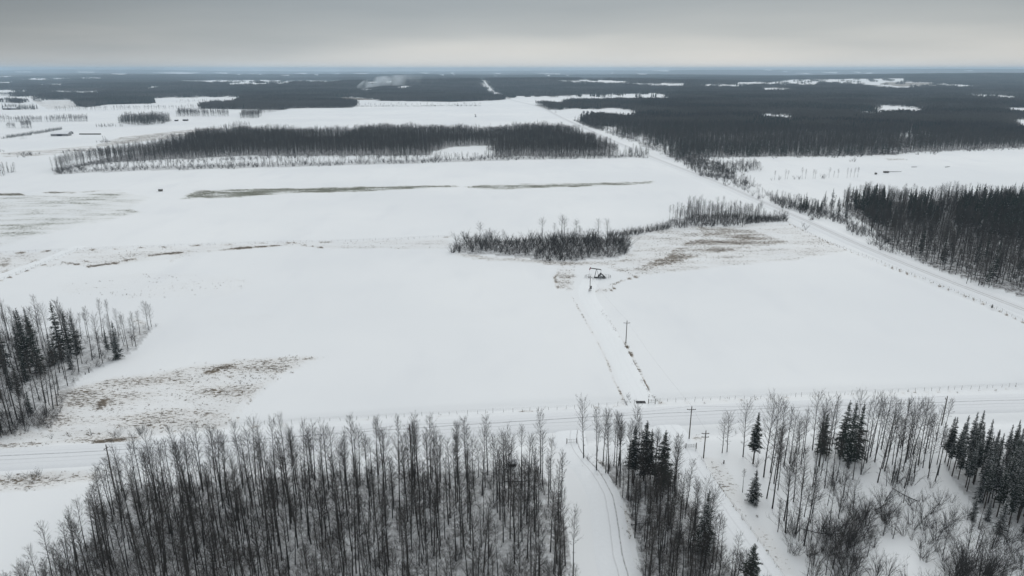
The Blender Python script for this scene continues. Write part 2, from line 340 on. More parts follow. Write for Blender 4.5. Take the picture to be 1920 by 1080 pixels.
def noisy(name, c1, c2, scale=3.0, rough=.9, bump=0.0, per_object=0.0, spec=.2, metal=0.0, stand=None):
    m, n, l, b = mat(name, rough, c1, metal, spec)
    t = n.new('ShaderNodeTexCoord'); z = n.new('ShaderNodeTexNoise')
    z.inputs['Scale'].default_value = scale; z.inputs['Detail'].default_value = 4
    l.new(t.outputs['Object'], z.inputs['Vector'])
    mx = n.new('ShaderNodeMix'); mx.data_type = 'RGBA'
    mx.inputs[6].default_value = tuple(c1) + (1,); mx.inputs[7].default_value = tuple(c2) + (1,)
    r = n.new('ShaderNodeMapRange'); r.inputs[1].default_value = .35; r.inputs[2].default_value = .65
    l.new(z.outputs['Fac'], r.inputs[0]); l.new(r.outputs[0], mx.inputs[0])
    out = mx.outputs[2]
    if per_object:
        oi = n.new('ShaderNodeObjectInfo'); mr = n.new('ShaderNodeMapRange')
        mr.inputs[3].default_value = 1 - per_object; mr.inputs[4].default_value = 1 + per_object
        l.new(oi.outputs['Random'], mr.inputs[0])
        sc = n.new('ShaderNodeVectorMath'); sc.operation = 'SCALE'
        l.new(out, sc.inputs[0]); l.new(mr.outputs[0], sc.inputs['Scale']); out = sc.outputs[0]
    if stand:      # different stands of trees differ in tone
        oi2 = n.new('ShaderNodeObjectInfo'); z2 = n.new('ShaderNodeTexNoise'); z2.inputs['Scale'].default_value = .0035; z2.inputs['Detail'].default_value = 3
        l.new(oi2.outputs['Location'], z2.inputs['Vector'])
        r2 = n.new('ShaderNodeMapRange'); r2.inputs[1].default_value = .40; r2.inputs[2].default_value = .60; l.new(z2.outputs['Fac'], r2.inputs[0])
        m2 = n.new('ShaderNodeMix'); m2.data_type = 'RGBA'; l.new(r2.outputs[0], m2.inputs[0]); l.new(out, m2.inputs[6]); m2.inputs[7].default_value = tuple(stand) + (1,)
        out = m2.outputs[2]
    l.new(out, b.inputs['Base Color'])
    if bump:
        bp = n.new('ShaderNodeBump'); bp.inputs['Strength'].default_value = bump; bp.inputs['Distance'].default_value = .02
        l.new(z.outputs['Fac'], bp.inputs['Height']); l.new(bp.outputs[0], b.inputs['Normal'])
    return m

M = {}
M['bark'] = noisy('aspen_bark', (.026, .025, .024), (.060, .057, .053), 2.0, per_object=.3)
M['twig'] = noisy('bare_twigs', (.042, .038, .035), (.068, .062, .056), .7, per_object=.3)
M['bushtwig'] = noisy('willow_twigs', (.040, .038, .037), (.068, .064, .061), .9, per_object=.3)
M['needle'] = noisy('spruce_needles', (.017, .025, .020), (.034, .045, .035), 1.2, per_object=.35)
M['sprucebark'] = noisy('spruce_bark', (.045, .038, .033), (.07, .06, .05), 3.0)
M['load'] = noisy('snow_on_boughs', (.66, .69, .72), (.78, .80, .82), 2.0)
M['drygrass'] = noisy('dry_grass', (.12, .100, .076), (.23, .195, .148), 2.0, per_object=.35)
M['farwood'] = noisy('far_wood', (.040, .039, .037), (.062, .059, .056), .03, per_object=.3, stand=(.098, .092, .085))
M['farneedle'] = noisy('far_needles', (.017, .025, .022), (.032, .042, .037), .03, per_object=.25)
M['wood'] = noisy('weathered_wood', (.07, .062, .055), (.13, .118, .105), 4.0, bump=.3)
M['wire'] = noisy('steel_wire', (.10, .10, .11), (.16, .16, .17), 4.0, rough=.5, metal=.6)
M['steel'] = noisy('grey_painted_steel', (.075, .08, .078), (.12, .125, .12), 2.0, rough=.5)
M['darksteel'] = noisy('oily_dark_steel', (.03, .03, .031), (.055, .055, .056), 3.0, rough=.45)
M['red'] = noisy('faded_red_paint', (.22, .035, .035), (.15, .03, .03), 3.0, rough=.55)
M['galv'] = noisy('galvanised_sheet', (.24, .25, .26), (.34, .35, .36), 1.5, rough=.45, metal=.3)
M['bale'] = noisy('weathered_hay', (.10, .095, .085), (.17, .155, .13), 2.5, bump=.4)
M['siding'] = noisy('grey_siding', (.21, .21, .21), (.30, .30, .30), .6)
M['snowroof'] = noisy('roof_snow', (.76, .79, .82), (.83, .85, .87), .4)
M['darkopen'] = noisy('dark_opening', (.02, .02, .022), (.035, .035, .037), 1.0)
M['insul'] = noisy('brown_porcelain', (.11, .08, .07), (.16, .12, .10), 6.0, rough=.3)

# ground: snow, grass showing through, forest floor, far forest
def ground_material():
    m, n, l, b = mat('snow_covered_land', .9, (.8, .8, .8), spec=.12)
    t = n.new('ShaderNodeTexCoord')
    def attr(nm):
        a = n.new('ShaderNodeAttribute'); a.attribute_name = nm; return a.outputs['Fac']
    def noise(scale, detail, vec, rough=.55):
        z = n.new('ShaderNodeTexNoise'); z.inputs['Scale'].default_value = scale
        z.inputs['Detail'].default_value = detail; z.inputs['Roughness'].default_value = rough
        l.new(vec, z.inputs['Vector']); return z.outputs['Fac']
    def mp(scale, rot=0.0):
        q = n.new('ShaderNodeMapping'); q.inputs['Scale'].default_value = scale; q.inputs['Rotation'].default_value = (0, 0, rot)
        l.new(t.outputs['Object'], q.inputs[0]); return q.outputs[0]
    def math_(op, a, bb, clamp=False):
        q = n.new('ShaderNodeMath'); q.operation = op; q.use_clamp = clamp
        for i, v in enumerate((a, bb)):
            if isinstance(v, (int, float)): q.inputs[i].default_value = v
            else: l.new(v, q.inputs[i])
        return q.outputs[0]
    def mrange(v, a, bb, c=0., d=1., smooth=True):
        q = n.new('ShaderNodeMapRange'); q.interpolation_type = 'SMOOTHSTEP' if smooth else 'LINEAR'
        l.new(v, q.inputs[0])
        for i, u in enumerate((a, bb, c, d)):
            if isinstance(u, (int, float)): q.inputs[1 + i].default_value = u
            else: l.new(u, q.inputs[1 + i])
        return q.outputs[0]
    def mix(f, a, bb):
        q = n.new('ShaderNodeMix'); q.data_type = 'RGBA'
        if isinstance(f, (int, float)): q.inputs[0].default_value = f
        else: l.new(f, q.inputs[0])
        for i, v in ((6, a), (7, bb)):
            if isinstance(v, tuple): q.inputs[i].default_value = v + (1,)
            else: l.new(v, q.inputs[i])
        return q.outputs[2]
    grass, green, floor, far = attr('grass'), attr('green'), attr('floor'), attr('far')
    nobj = t.outputs['Object']
    # snow tones
    big = noise(.006, 4, nobj); mid = noise(.05, 5, mp((1, .35, 1)))
    snow = mix(mrange(big, .3, .7), (.735, .765, .785), (.80, .825, .835))
    snow = mix(math_('MULTIPLY', mrange(mid, .50, .72), .34), snow, (.685, .715, .745))
    # grass through snow: wind-combed streaks
    n1 = noise(1.35, 6, mp((.45, 1.0, 1), .1), .68); n2 = noise(.10, 3, mp((.35, 1, 1), -.05)); n3 = noise(2.2, 3, nobj, .6)
    comb = math_('ADD', math_('ADD', math_('MULTIPLY', n1, .5), math_('MULTIPLY', n2, .3)), math_('MULTIPLY', n3, .2))
    thr = math_('SUBTRACT', .625, math_('MULTIPLY', grass, .27))
    gf = mrange(comb, thr, math_('ADD', thr, .075))
    gf = math_('MULTIPLY', gf, mrange(grass, .02, .12))
    gcol = mix(mrange(n3, .35, .65), (.085, .071, .057), (.215, .180, .138))
    gcol = mix(math_('MULTIPLY', mrange(noise(.3, 2, nobj), .4, .6), .5), gcol, (.06, .055, .05))
    gcol2 = mix(mrange(n3, .35, .65), (.085, .092, .07), (.16, .165, .12))
    gcol = mix(green, gcol, gcol2)
    snow = mix(math_('MULTIPLY', mrange(grass, .05, .8), mrange(n2, .35, .6, .25, .75)), snow, mix(green, (.56, .53, .485), (.56, .57, .53)))
    col = mix(gf, snow, gcol)
    # forest floor: litter and brush between snow, with shade under the trees painted in
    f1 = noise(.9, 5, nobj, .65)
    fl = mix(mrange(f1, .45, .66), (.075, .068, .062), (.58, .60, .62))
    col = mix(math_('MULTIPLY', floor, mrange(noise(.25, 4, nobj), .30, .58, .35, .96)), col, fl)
    # forest too far away to tell trees apart
    fn = noise(.0022, 5, nobj); fn2 = noise(.02, 3, nobj)
    fcol = mix(mrange(fn, .40, .60), (.036, .044, .042), (.062, .062, .058))
    fcol = mix(math_('MULTIPLY', mrange(fn2, .45, .7), .35), fcol, (.09, .09, .088))
    col = mix(far, col, fcol)
    l.new(col, b.inputs['Base Color'])
    bp = n.new('ShaderNodeBump'); bp.inputs['Strength'].default_value = .55; bp.inputs['Distance'].default_value = .18
    hh = math_('ADD', math_('MULTIPLY', math_('MULTIPLY', n1, 1.0), math_('ADD', math_('MULTIPLY', math_('MAXIMUM', grass, floor), 1.4), .10)), math_('MULTIPLY', mid, .25))
    l.new(hh, bp.inputs['Height']); l.new(bp.outputs[0], b.inputs['Normal'])
    return m

def road_material(name, rut_dark, ruts, tone=(.665, .69, .71)):
    """packed snow with tyre ruts; 'u' is metres across, 'v' metres along"""
    m, n, l, b = mat(name, .8, tone, spec=.2)
    au = n.new('ShaderNodeAttribute'); au.attribute_name = 'u'
    t = n.new('ShaderNodeTexCoord')
    z = n.new('ShaderNodeTexNoise'); z.inputs['Scale'].default_value = .12; z.inputs['Detail'].default_value = 4; l.new(t.outputs['Object'], z.inputs['Vector'])
    z2 = n.new('ShaderNodeTexNoise'); z2.inputs['Scale'].default_value = 1.3; z2.inputs['Detail'].default_value = 4; l.new(t.outputs['Object'], z2.inputs['Vector'])
    acc = None
    for (u0, w, s) in ruts:
        sb = n.new('ShaderNodeMath'); sb.operation = 'SUBTRACT'; l.new(au.outputs['Fac'], sb.inputs[0]); sb.inputs[1].default_value = u0
        wob = n.new('ShaderNodeMath'); wob.operation = 'MULTIPLY_ADD'; l.new(z.outputs['Fac'], wob.inputs[0]); wob.inputs[1].default_value = .9; l.new(sb.outputs[0], wob.inputs[2])
        s2 = n.new('ShaderNodeMath'); s2.operation = 'SUBTRACT'; l.new(wob.outputs[0], s2.inputs[0]); s2.inputs[1].default_value = .45
        ab = n.new('ShaderNodeMath'); ab.operation = 'ABSOLUTE'; l.new(s2.outputs[0], ab.inputs[0])
        r = n.new('ShaderNodeMapRange'); r.interpolation_type = 'SMOOTHSTEP'; l.new(ab.outputs[0], r.inputs[0])
        r.inputs[1].default_value = w * .3; r.inputs[2].default_value = w; r.inputs[3].default_value = s; r.inputs[4].default_value = 0
        if acc is None: acc = r.outputs[0]
        else:
            mx = n.new('ShaderNodeMath'); mx.operation = 'MAXIMUM'; l.new(acc, mx.inputs[0]); l.new(r.outputs[0], mx.inputs[1]); acc = mx.outputs[0]
    mul = n.new('ShaderNodeMath'); mul.operation = 'MULTIPLY'; l.new(acc, mul.inputs[0])
    rr = n.new('ShaderNodeMapRange'); l.new(z2.outputs['Fac'], rr.inputs[0]); rr.inputs[1].default_value = .3; rr.inputs[2].default_value = .6; rr.inputs[3].default_value = .45; rr.inputs[4].default_value = 1
    l.new(rr.outputs[0], mul.inputs[1])
    base = n.new('ShaderNodeMix'); base.data_type = 'RGBA'; l.new(z2.outputs['Fac'], base.inputs[0])
    base.inputs[6].default_value = tuple(tone) + (1,); base.inputs[7].default_value = tuple(min(1, c * 1.12) for c in tone) + (1,)
    mx = n.new('ShaderNodeMix'); mx.data_type = 'RGBA'; l.new(mul.outputs[0], mx.inputs[0]); l.new(base.outputs[2], mx.inputs[6]); mx.inputs[7].default_value = tuple(rut_dark) + (1,)
    l.new(mx.outputs[2], b.inputs['Base Color'])
    bp = n.new('ShaderNodeBump'); bp.inputs['Strength'].default_value = .4; bp.inputs['Distance'].default_value = .05; l.new(z2.outputs['Fac'], bp.inputs['Height']); l.new(bp.outputs[0], b.inputs['Normal'])
    return m
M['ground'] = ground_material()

# ------------------------------------------------------------------ mesh helpers
class MB:
    def __init__(s): s.v = []; s.f = []; s.m = []
    def tube(s, pts, rad, n=3, mi=0, cap=False):
        pts = [np.asarray(p, float) for p in pts]
        rings = []
        for i, (p, r) in enumerate(zip(pts, rad)):
            d = pts[min(i + 1, len(pts) - 1)] - pts[max(i - 1, 0)]
            ln = math.sqrt(float(d @ d)) or 1.0; d = d / ln
            a = np.array([1., 0, 0]) if abs(d[0]) < .8 else np.array([0, 1., 0])
            e1 = np.cross(d, a); e1 /= math.sqrt(float(e1 @ e1)); e2 = np.cross(d, e1)
            if i == len(pts) - 1 and r < .004:
                s.v.append(tuple(p)); rings.append([len(s.v) - 1]); continue
            k = []
            for j in range(n):
                an = 2 * math.pi * j / n
                s.v.append(tuple(p + (e1 * math.cos(an) + e2 * math.sin(an)) * r)); k.append(len(s.v) - 1)
            rings.append(k)
        for a, b in zip(rings[:-1], rings[1:]):
            if len(b) == 1:
                for j in range(n): s.f.append((a[j], a[(j + 1) % n], b[0])); s.m.append(mi)
            else:
                for j in range(n): s.f.append((a[j], a[(j + 1) % n], b[(j + 1) % n], b[j])); s.m.append(mi)
        if cap:
            if len(rings[-1]) > 2: s.f.append(tuple(rings[-1])); s.m.append(mi)
            s.f.append(tuple(reversed(rings[0]))); s.m.append(mi)
    def tri(s, a, b, c, mi=0):
        k = len(s.v); s.v += [tuple(a), tuple(b), tuple(c)]; s.f.append((k, k + 1, k + 2)); s.m.append(mi)
    def poly(s, pts, mi=0):
        k = len(s.v); s.v += [tuple(p) for p in pts]; s.f.append(tuple(range(k, k + len(pts)))); s.m.append(mi)
    def box(s, lo, hi, mi=0):
        x0, y0, z0 = lo; x1, y1, z1 = hi; k = len(s.v)
        s.v += [(x0, y0, z0), (x1, y0, z0), (x1, y1, z0), (x0, y1, z0), (x0, y0, z1), (x1, y0, z1), (x1, y1, z1), (x0, y1, z1)]
        for f in ((3, 2, 1, 0), (4, 5, 6, 7), (0, 1, 5, 4), (1, 2, 6, 5), (2, 3, 7, 6), (3, 0, 4, 7)):
            s.f.append(tuple(k + i for i in f)); s.m.append(mi)
    def beam(s, a, b, w, h, mi=0):
        a = np.array(a, float); b = np.array(b, float); d = b - a; d /= np.linalg.norm(d)
        up = np.array([0, 0, 1.]) if abs(d[2]) < .95 else np.array([1., 0, 0])
        e1 = np.cross(d, up); e1 /= np.linalg.norm(e1); e2 = np.cross(e1, d)
        k = len(s.v)
        for p in (a, b):
            for su, sv in ((-1, -1), (1, -1), (1, 1), (-1, 1)): s.v.append(tuple(p + e1 * su * w / 2 + e2 * sv * h / 2))
        for f in ((0, 3, 2, 1), (4, 5, 6, 7), (0, 1, 5, 4), (1, 2, 6, 5), (2, 3, 7, 6), (3, 0, 4, 7)):
            s.f.append(tuple(k + i for i in f)); s.m.append(mi)
    def cyl(s, a, b, r, n=10, mi=0): s.tube([a, b], [r, r], n, mi, True)
    def join(s, o, loc=(0, 0, 0), rz=0, sc=1.0):
        k = len(s.v); c, q = math.cos(rz) * sc, math.sin(rz) * sc
        s.v += [(x * c - y * q + loc[0], x * q + y * c + loc[1], z * sc + loc[2]) for x, y, z in o.v]
        s.f += [tuple(i + k for i in f) for f in o.f]; s.m += o.m
    def mesh(s, name, mats, smooth=False):
        me = bpy.data.meshes.new(name)
        me.from_pydata(s.v, [], s.f)
        for mm in mats: me.materials.append(mm)
        if len(mats) > 1: me.polygons.foreach_set('material_index', s.m)
        if smooth: me.polygons.foreach_set('use_smooth', [True] * len(s.f))
        me.update(); return me

def link(name, data, parent=None, **props):
    o = bpy.data.objects.new(name, data); COL.objects.link(o)
    if parent: o.parent = parent
    for k, v in props.items(): o[k] = v
    return o
def thing(name, label, cat, loc, rz=0.0, group=None):
    o = bpy.data.objects.new(name, None); COL.objects.link(o)
    o.empty_display_size = .5
    o.location = loc; o.rotation_euler = (0, 0, rz); o['label'] = label; o['category'] = cat
    if group: o['group'] = group
    return o

# ------------------------------------------------------------------ the land (one sheet, finer near the camera)
def build_ground():
    fine = np.arange(-43, 43.001, .125)
    coarse_r = np.array([46, 50, 56, 65, 80, 100, 125, 150, 180.]); coarse_l = -coarse_r[:-1][::-1]
    az = np.radians(np.concatenate([coarse_l, fine, coarse_r[:-1], [180.]]))
    az = az[:-1] if abs(az[-1] - math.pi) < 1e-9 and False else az
    rr = [40.0]
    while rr[-1] < 34000: rr.append(rr[-1] * 1.0105)
    rr = np.array(rr)
    A, R = np.meshgrid(az, rr)
    X, Y = R * np.sin(A), R * np.cos(A)
    Z = hills(X, Y)
    PX, PY, D = proj(X, Y, Z)
    front = (D > 1) & (PY > 120) & (PY < 1500)
    px = np.where(front, PX, -9999).ravel(); py = np.where(front, PY, -9999).ravel()
    x, y = X.ravel(), Y.ravel()
    gr, gn = grass_cover(x, y, px, py)
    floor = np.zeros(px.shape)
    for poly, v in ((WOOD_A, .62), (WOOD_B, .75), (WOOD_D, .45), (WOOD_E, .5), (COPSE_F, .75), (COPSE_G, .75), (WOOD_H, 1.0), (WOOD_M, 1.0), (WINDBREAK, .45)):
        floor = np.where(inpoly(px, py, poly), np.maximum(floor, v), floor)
    ff = forest_far(px, py) & (px > -9000)
    side = (px < -9000) | ~front.ravel()
    rad = np.hypot(x, y)
    ff |= side & (rad > 2500) & (fbm(x / 900, y / 900, 4) > .45)
    k = np.clip((rad - 5500) / 3000, 0, 1)
    far = np.where(ff, np.clip((rad - 2200) / 2500, 0, 1) * .55 + .45 * k, 0)
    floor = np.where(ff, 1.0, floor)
    # micro relief of the rough ground, none on the roads
    rough = np.clip(gr * 1.2, 0, .5) + floor * .25
    near = rad < 900
    bump_ = np.where(near, (fbm(x * .45, y * .45, 21, 3) - .5) * .7 * rough + (fbm(x * .02, y * .02, 8, 3) - .5) * .5, 0)
    dr = np.full(px.shape, 99.)
    for w_ in (W_NS, W_EW, W_LEASE, W_LW, W_LE, W_LD):
        mm = near
        dr[mm] = np.minimum(dr[mm], dist_line(x[mm], y[mm], w_))
    kk = np.clip((dr - 5) / 6, 0, 1)
    z = Z.ravel() + bump_ * kk - .12
    # shallow roadside ditches along the two public roads
    for w_ in (W_NS, W_EW):
        dd = np.full(px.shape, 99.); dd[near] = dist_line(x[near], y[near], w_)
        z -= .8 * np.exp(-((dd - 10.5) / 2.0) ** 2)
    nr, nc = X.shape
    co = np.empty((nr * nc + 1, 3)); co[:-1, 0] = x; co[:-1, 1] = y; co[:-1, 2] = z
    co[-1] = (0, 0, -.12)
    i = np.arange(nr - 1)[:, None] * nc; j = np.arange(nc)[None, :]
    jn = (j + 1) % nc
    q = np.stack([i + j, i + jn, i + nc + jn, i + nc + j], -1).reshape(-1, 4)
    t = np.stack([np.full(nc, nr * nc), (np.arange(nc) + 1) % nc, np.arange(nc)], -1)
    me = bpy.data.meshes.new('ground')
    me.vertices.add(len(co)); me.vertices.foreach_set('co', co.ravel())
    nl = q.size + t.size
    me.loops.add(nl); me.loops.foreach_set('vertex_index', np.concatenate([q[:, ::-1].ravel(), t.ravel()]))
    me.polygons.add(len(q) + len(t))
    me.polygons.foreach_set('loop_start', np.concatenate([np.arange(len(q)) * 4, len(q) * 4 + np.arange(len(t)) * 3]))
    me.polygons.foreach_set('use_smooth', np.ones(len(q) + len(t), bool))
    me.update(calc_edges=True); me.validate()
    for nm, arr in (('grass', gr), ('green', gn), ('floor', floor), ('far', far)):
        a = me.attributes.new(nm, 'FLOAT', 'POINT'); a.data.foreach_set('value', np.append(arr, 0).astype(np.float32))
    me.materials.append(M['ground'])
    link('ground', me, kind='structure')
build_ground()

def resample(line, step):
    out = []
    # smooth by Catmull-Rom
    P = np.vstack([2 * line[0] - line[1], line, 2 * line[-1] - line[-2]])
    for i in range(1, len(P) - 2):
        p0, p1, p2, p3 = P[i - 1], P[i], P[i + 1], P[i + 2]
        n = max(1, int(np.linalg.norm(p2 - p1) / step))
        for k in range(n):
            t = k / n
            out.append(.5 * ((2 * p1) + (-p0 + p2) * t + (2 * p0 - 5 * p1 + 4 * p2 - p3) * t * t + (-p0 + 3 * p1 - 3 * p2 + p3) * t ** 3))
    out.append(P[-2]); return np.array(out)

def road(name, line, us, zs, step, material, z0=0.0):
    pts = resample(line, step)
    tan = np.gradient(pts, axis=0); tan /= np.linalg.norm(tan, axis=1)[:, None]
    nor = np.stack([-tan[:, 1], tan[:, 0]], 1)
    v = []; f = []; ua = []
    n = len(us)
    for i, p in enumerate(pts):
        h = float(hills(p[0], p[1]))
        for u, z in zip(us, zs):
            v.append((p[0] + nor[i, 0] * u, p[1] + nor[i, 1] * u, h + z + z0)); ua.append(u)
    for i in range(len(pts) - 1):
        for j in range(n - 1):
            a = i * n + j; f.append((a, a + n, a + n + 1, a + 1))
    me = bpy.data.meshes.new(name); me.from_pydata(v, [], f)
    a = me.attributes.new('u', 'FLOAT', 'POINT'); a.data.foreach_set('value', ua)
    me.materials.append(material); me.polygons.foreach_set('use_smooth', [True] * len(f))
    o = link(name, me, kind='structure')
    return o, pts
M['road_ew'] = road_material('packed_snow_road', (.24, .25, .265), [(1.0, .22, .95), (-1.0, .30, .32), (2.6, .2, .2), (-2.8, .2, .15)])
M['road_ns'] = road_material('packed_snow_gravel', (.38, .385, .38), [(.9, 1.0, .7), (-1.1, .9, .55), (2.7, .3, .35)])
M['lane'] = road_material('snowy_lane', (.30, .30, .31), [(1.9, .22, .85), (0.1, .22, .35)], (.745, .775, .795))
M['lane3'] = road_material('drifted_snow_track', (.6, .62, .64), [(1.2, .3, .12), (-.9, .3, .12)], (.75, .78, .795))
M['lane2'] = road_material('smooth_snowy_lane', (.5, .52, .54), [(1.3, .3, .3), (-.8, .3, .25)], (.745, .775, .795))
US = [-6.5, -5.2, -4, -2.2, 0, 2.2, 4, 5.2, 6.5]
ZS = [-.35, .10, .20, .26, .30, .26, .20, .10, -.35]
road('road', W_EW, US, ZS, 3.0, M['road_ew'])
road('road', W_NS, [u * .95 for u in US], [z + .004 for z in ZS], 6.0, M['road_ns'])
LS = [-4.8, -3.2, -1.5, 0, 1.5, 3.2, 4.8]; LZ = [-.3, .0, .06, .07, .06, .0, -.3]
road('path', W_LEASE, LS, LZ, 3.0, M['lane3'])
road('path', W_LD, [-5, -3.4, -1.5, 0, 1.5, 3.4, 5], [z + .003 for z in LZ], 4.0, M['lane3'])
road('path', W_LW, [-4.4, -3.4, -1.8, 0, 1.8, 3.4, 4.4], [z + .006 for z in LZ], 2.0, M['lane'])
road('path', W_LE, [-4.4, -3.4, -1.8, 0, 1.8, 3.4, 4.4], [z + .010 for z in LZ], 2.0, M['lane2'])

# ------------------------------------------------------------------ plants
def rdir(az, el): return np.array([math.cos(az) * math.cos(el), math.sin(az) * math.cos(el), math.sin(el)])

def aspen(seed, H, cs=.42, spread=1.0, detail=2, thick=1.0, fork=False):
    """returns trunk and crown builders; detail 2 near, 1 middle, 0 far"""
    r = random.Random(seed)
    tr, cr = MB(), MB()
    r0 = H * .0088 * (1 + .3 * r.random()) * thick
    nseg = 8 if detail == 2 else 5
    bx, by = r.uniform(-.025, .025) * H, r.uniform(-.025, .025) * H
    ph = r.random() * 6
    def tp(t): return np.array([bx * t * t + .05 * math.sin(t * 7 + ph) * H * .05, by * t * t + .05 * math.cos(t * 6 + ph) * H * .05, t * H])
    ts = [k / nseg for k in range(nseg + 1)]
    tr.tube([tp(t) - (np.array([0, 0, .5]) if t == 0 else 0) for t in ts], [r0 * (1 - .93 * t ** .9) for t in ts], 5 if detail == 2 else 3)
    nl = {2: 50, 1: 30, 0: 20}[detail]
    tw = {2: 8, 1: 5, 0: 4}[detail]
    rt = {2: 1.12, 1: 1.9, 0: 3.2}[detail]
    az = r.random() * 6
    for i in range(nl):
        f = (i + r.random()) / nl
        t = cs + (.975 - cs) * f ** .8
        if detail == 2 and i % 9 == 0: t = r.uniform(.18, cs)
        p = tp(t)
        az += 2.4 + r.uniform(-.5, .5)
        q = max(0.0, min(1.0, (t - cs) / (1 - cs)))
        L = spread * H * (.045 + .092 * math.sin(math.pi * (.18 + .64 * q))) * (1 - .12 * q) * r.uniform(.65, 1.25)
        if t < cs: L *= .45
        el = math.radians(r.uniform(22, 45) + 22 * q)
        d1 = rdir(az, el); d2 = rdir(az + r.uniform(-.3, .3), el + math.radians(r.uniform(5, 25)))
        m_ = p + d1 * L * .5; e = m_ + d2 * L * .55
        rb = max(.016, r0 * .26 * (1 - t * .6)) * rt
        cr.tube([p, m_, e], [rb, rb * .6, .003 if detail == 2 else rb * .25], 3)
        for j in range(tw):
            g = r.uniform(.25, 1.0)
            s = p + d1 * L * g if g < .5 else m_ + d2 * L * (g - .5)
            dd = rdir(az + r.choice((-1, 1)) * r.uniform(.4, 1.1), el + r.uniform(-.3, .5))
            l2 = L * r.uniform(.22, .5)
            e2 = s + dd * l2
            cr.tube([s, e2], [.0105 * rt, .0025 * rt if detail < 2 else .003], 3)
            if detail == 2:
                for w in range(2):
                    s3 = s + dd * l2 * r.uniform(.3, .9)
                    cr.tube([s3, s3 + rdir(az + r.uniform(-1.3, 1.3), el + r.uniform(-.3, .6)) * l2 * r.uniform(.4, .7)], [.0085, .003], 3)
    return tr, cr

def spruce(seed, H, base=.06, width=.19, detail=2, snow=.35):
    r = random.Random(seed)
    tr, cr, sn = MB(), MB(), MB()
    tr.tube([(0, 0, -.4), (0, 0, H * .5), (0, 0, H)], [H * .011, H * .006, .01], 5 if detail == 2 else 3)
    nw = {2: 26, 1: 15, 0: 9}[detail]
    nb = {2: 9, 1: 7, 0: 5}[detail]
    a0 = r.random() * 6
    lop = r.uniform(.8, 1.2)
    for i in range(nw):
        f = i / (nw - 1)
        z = H * (base + (.985 - base) * f ** .92)
        R = H * width * (1 - f) ** .82 * (1 if f > .12 else .72 + f * 2.3) + H * .010
        a0 += 1.1
        for b in range(nb):
            az = a0 + 2 * math.pi * b / nb + r.uniform(-.28, .28)
            L = R * r.uniform(.45, 1.2) * (.86 + .22 * math.sin(i * 1.7 + b * .9 + a0))
            droop = -(.10 + .35 * (1 - f)) if f < .8 else .35
            zz = z + r.uniform(-.012, .012) * H
            d = rdir(az, math.radians(r.uniform(-4, 10) if f < .8 else 35))
            p0 = np.array([0, 0, zz]); p1 = p0 + d * L * .55; p2 = p1 + (d + np.array([0, 0, droop])) * L * .45
            side = np.array([-math.sin(az), math.cos(az), 0])
            if detail == 2:
                ns = 5
                for k in range(ns):
                    u = (k + .3 + .4 * r.random()) / ns
                    c = p0 + (p1 - p0) * (u / .55) if u < .55 else p1 + (p2 - p1) * ((u - .55) / .45)
                    w = L * .34 * (1 - u * .55) + .06
                    for sg in (-1, 1):
                        e = c + side * sg * w + d * w * .75 + np.array([0, 0, -w * r.uniform(.15, .55)])
                        cr.tri(c - d * .10 * L, c + d * .13 * L, e)
                        if r.random() < snow and k > 0:
                            hh = np.array([0, 0, .035])
                            sn.tri(c - d * .04 * L + hh, c + d * .10 * L + hh, c + (e - c) * r.uniform(.5, .85) + hh * 1.4)
                cr.tri(p1 - side * L * .06, p1 + side * L * .06, p2 + d * .08)
                cr.tri(p1 + np.array([0, 0, .02]), p2 + d * .05, p1 + np.array([0, 0, -.22 * L]))
            else:
                w = L * (.42 if detail == 1 else .7)
                tip = p2
                cr.tri(p0 + (0, 0, .02 * H), p1 + side * w * .5 + (0, 0, -.1 * L), tip)
                cr.tri(p0 + (0, 0, .02 * H), tip, p1 - side * w * .5 + (0, 0, -.1 * L))
                cr.tri(p0, tip, p1 + (0, 0, -.35 * L - .1))
                if r.random() < snow * .8:
                    hh = np.array([0, 0, .05])
                    sn.tri(p1 - d * L * .2 + hh, p1 + side * w * .3 + hh, tip + hh)
    return tr, cr, sn

def bush(seed, H, detail=2, spread=.55, lean=0.0):
    r = random.Random(seed); b = MB()
    ns = {2: 15, 1: 9, 0: 6}[detail]; tw = {2: 9, 1: 6, 0: 3}[detail]; k = {2: 1.0, 1: 1.9, 0: 4.0}[detail]
    for i in range(ns):
        az = r.random() * 6.28; el = math.radians(r.uniform(50, 86)); L = H * r.uniform(.6, 1.05)
        p0 = rdir(az, 0) * r.uniform(.02, .12) * H * spread
        p0[2] = -.1
        d = rdir(az, el) + np.array([lean, lean * .4, 0])
        m_ = p0 + d * L * .5; d2 = d + np.array([math.cos(az), math.sin(az), .0]) * .3 * spread
        e = m_ + d2 * L * .5
        b.tube([p0, m_, e], [.026 * k, .017 * k, .005 * k], 3)
        for j in range(tw):
            g = r.uniform(.2, 1); s = p0 + (m_ - p0) * g * 2 if g < .5 else m_ + (e - m_) * (g - .5) * 2
            dd = rdir(az + r.uniform(-1.4, 1.4), el + r.uniform(-.7, .15)); l2 = L * r.uniform(.15, .34)
            b.tube([s, s + dd * l2], [.012 * k, .004 * k], 3)
            if detail == 2:
                s3 = s + dd * l2 * .5
                b.tube([s3, s3 + rdir(az + r.uniform(-2, 2), el + r.uniform(-.5, .2)) * l2 * .6], [.009, .003], 3)
    return b

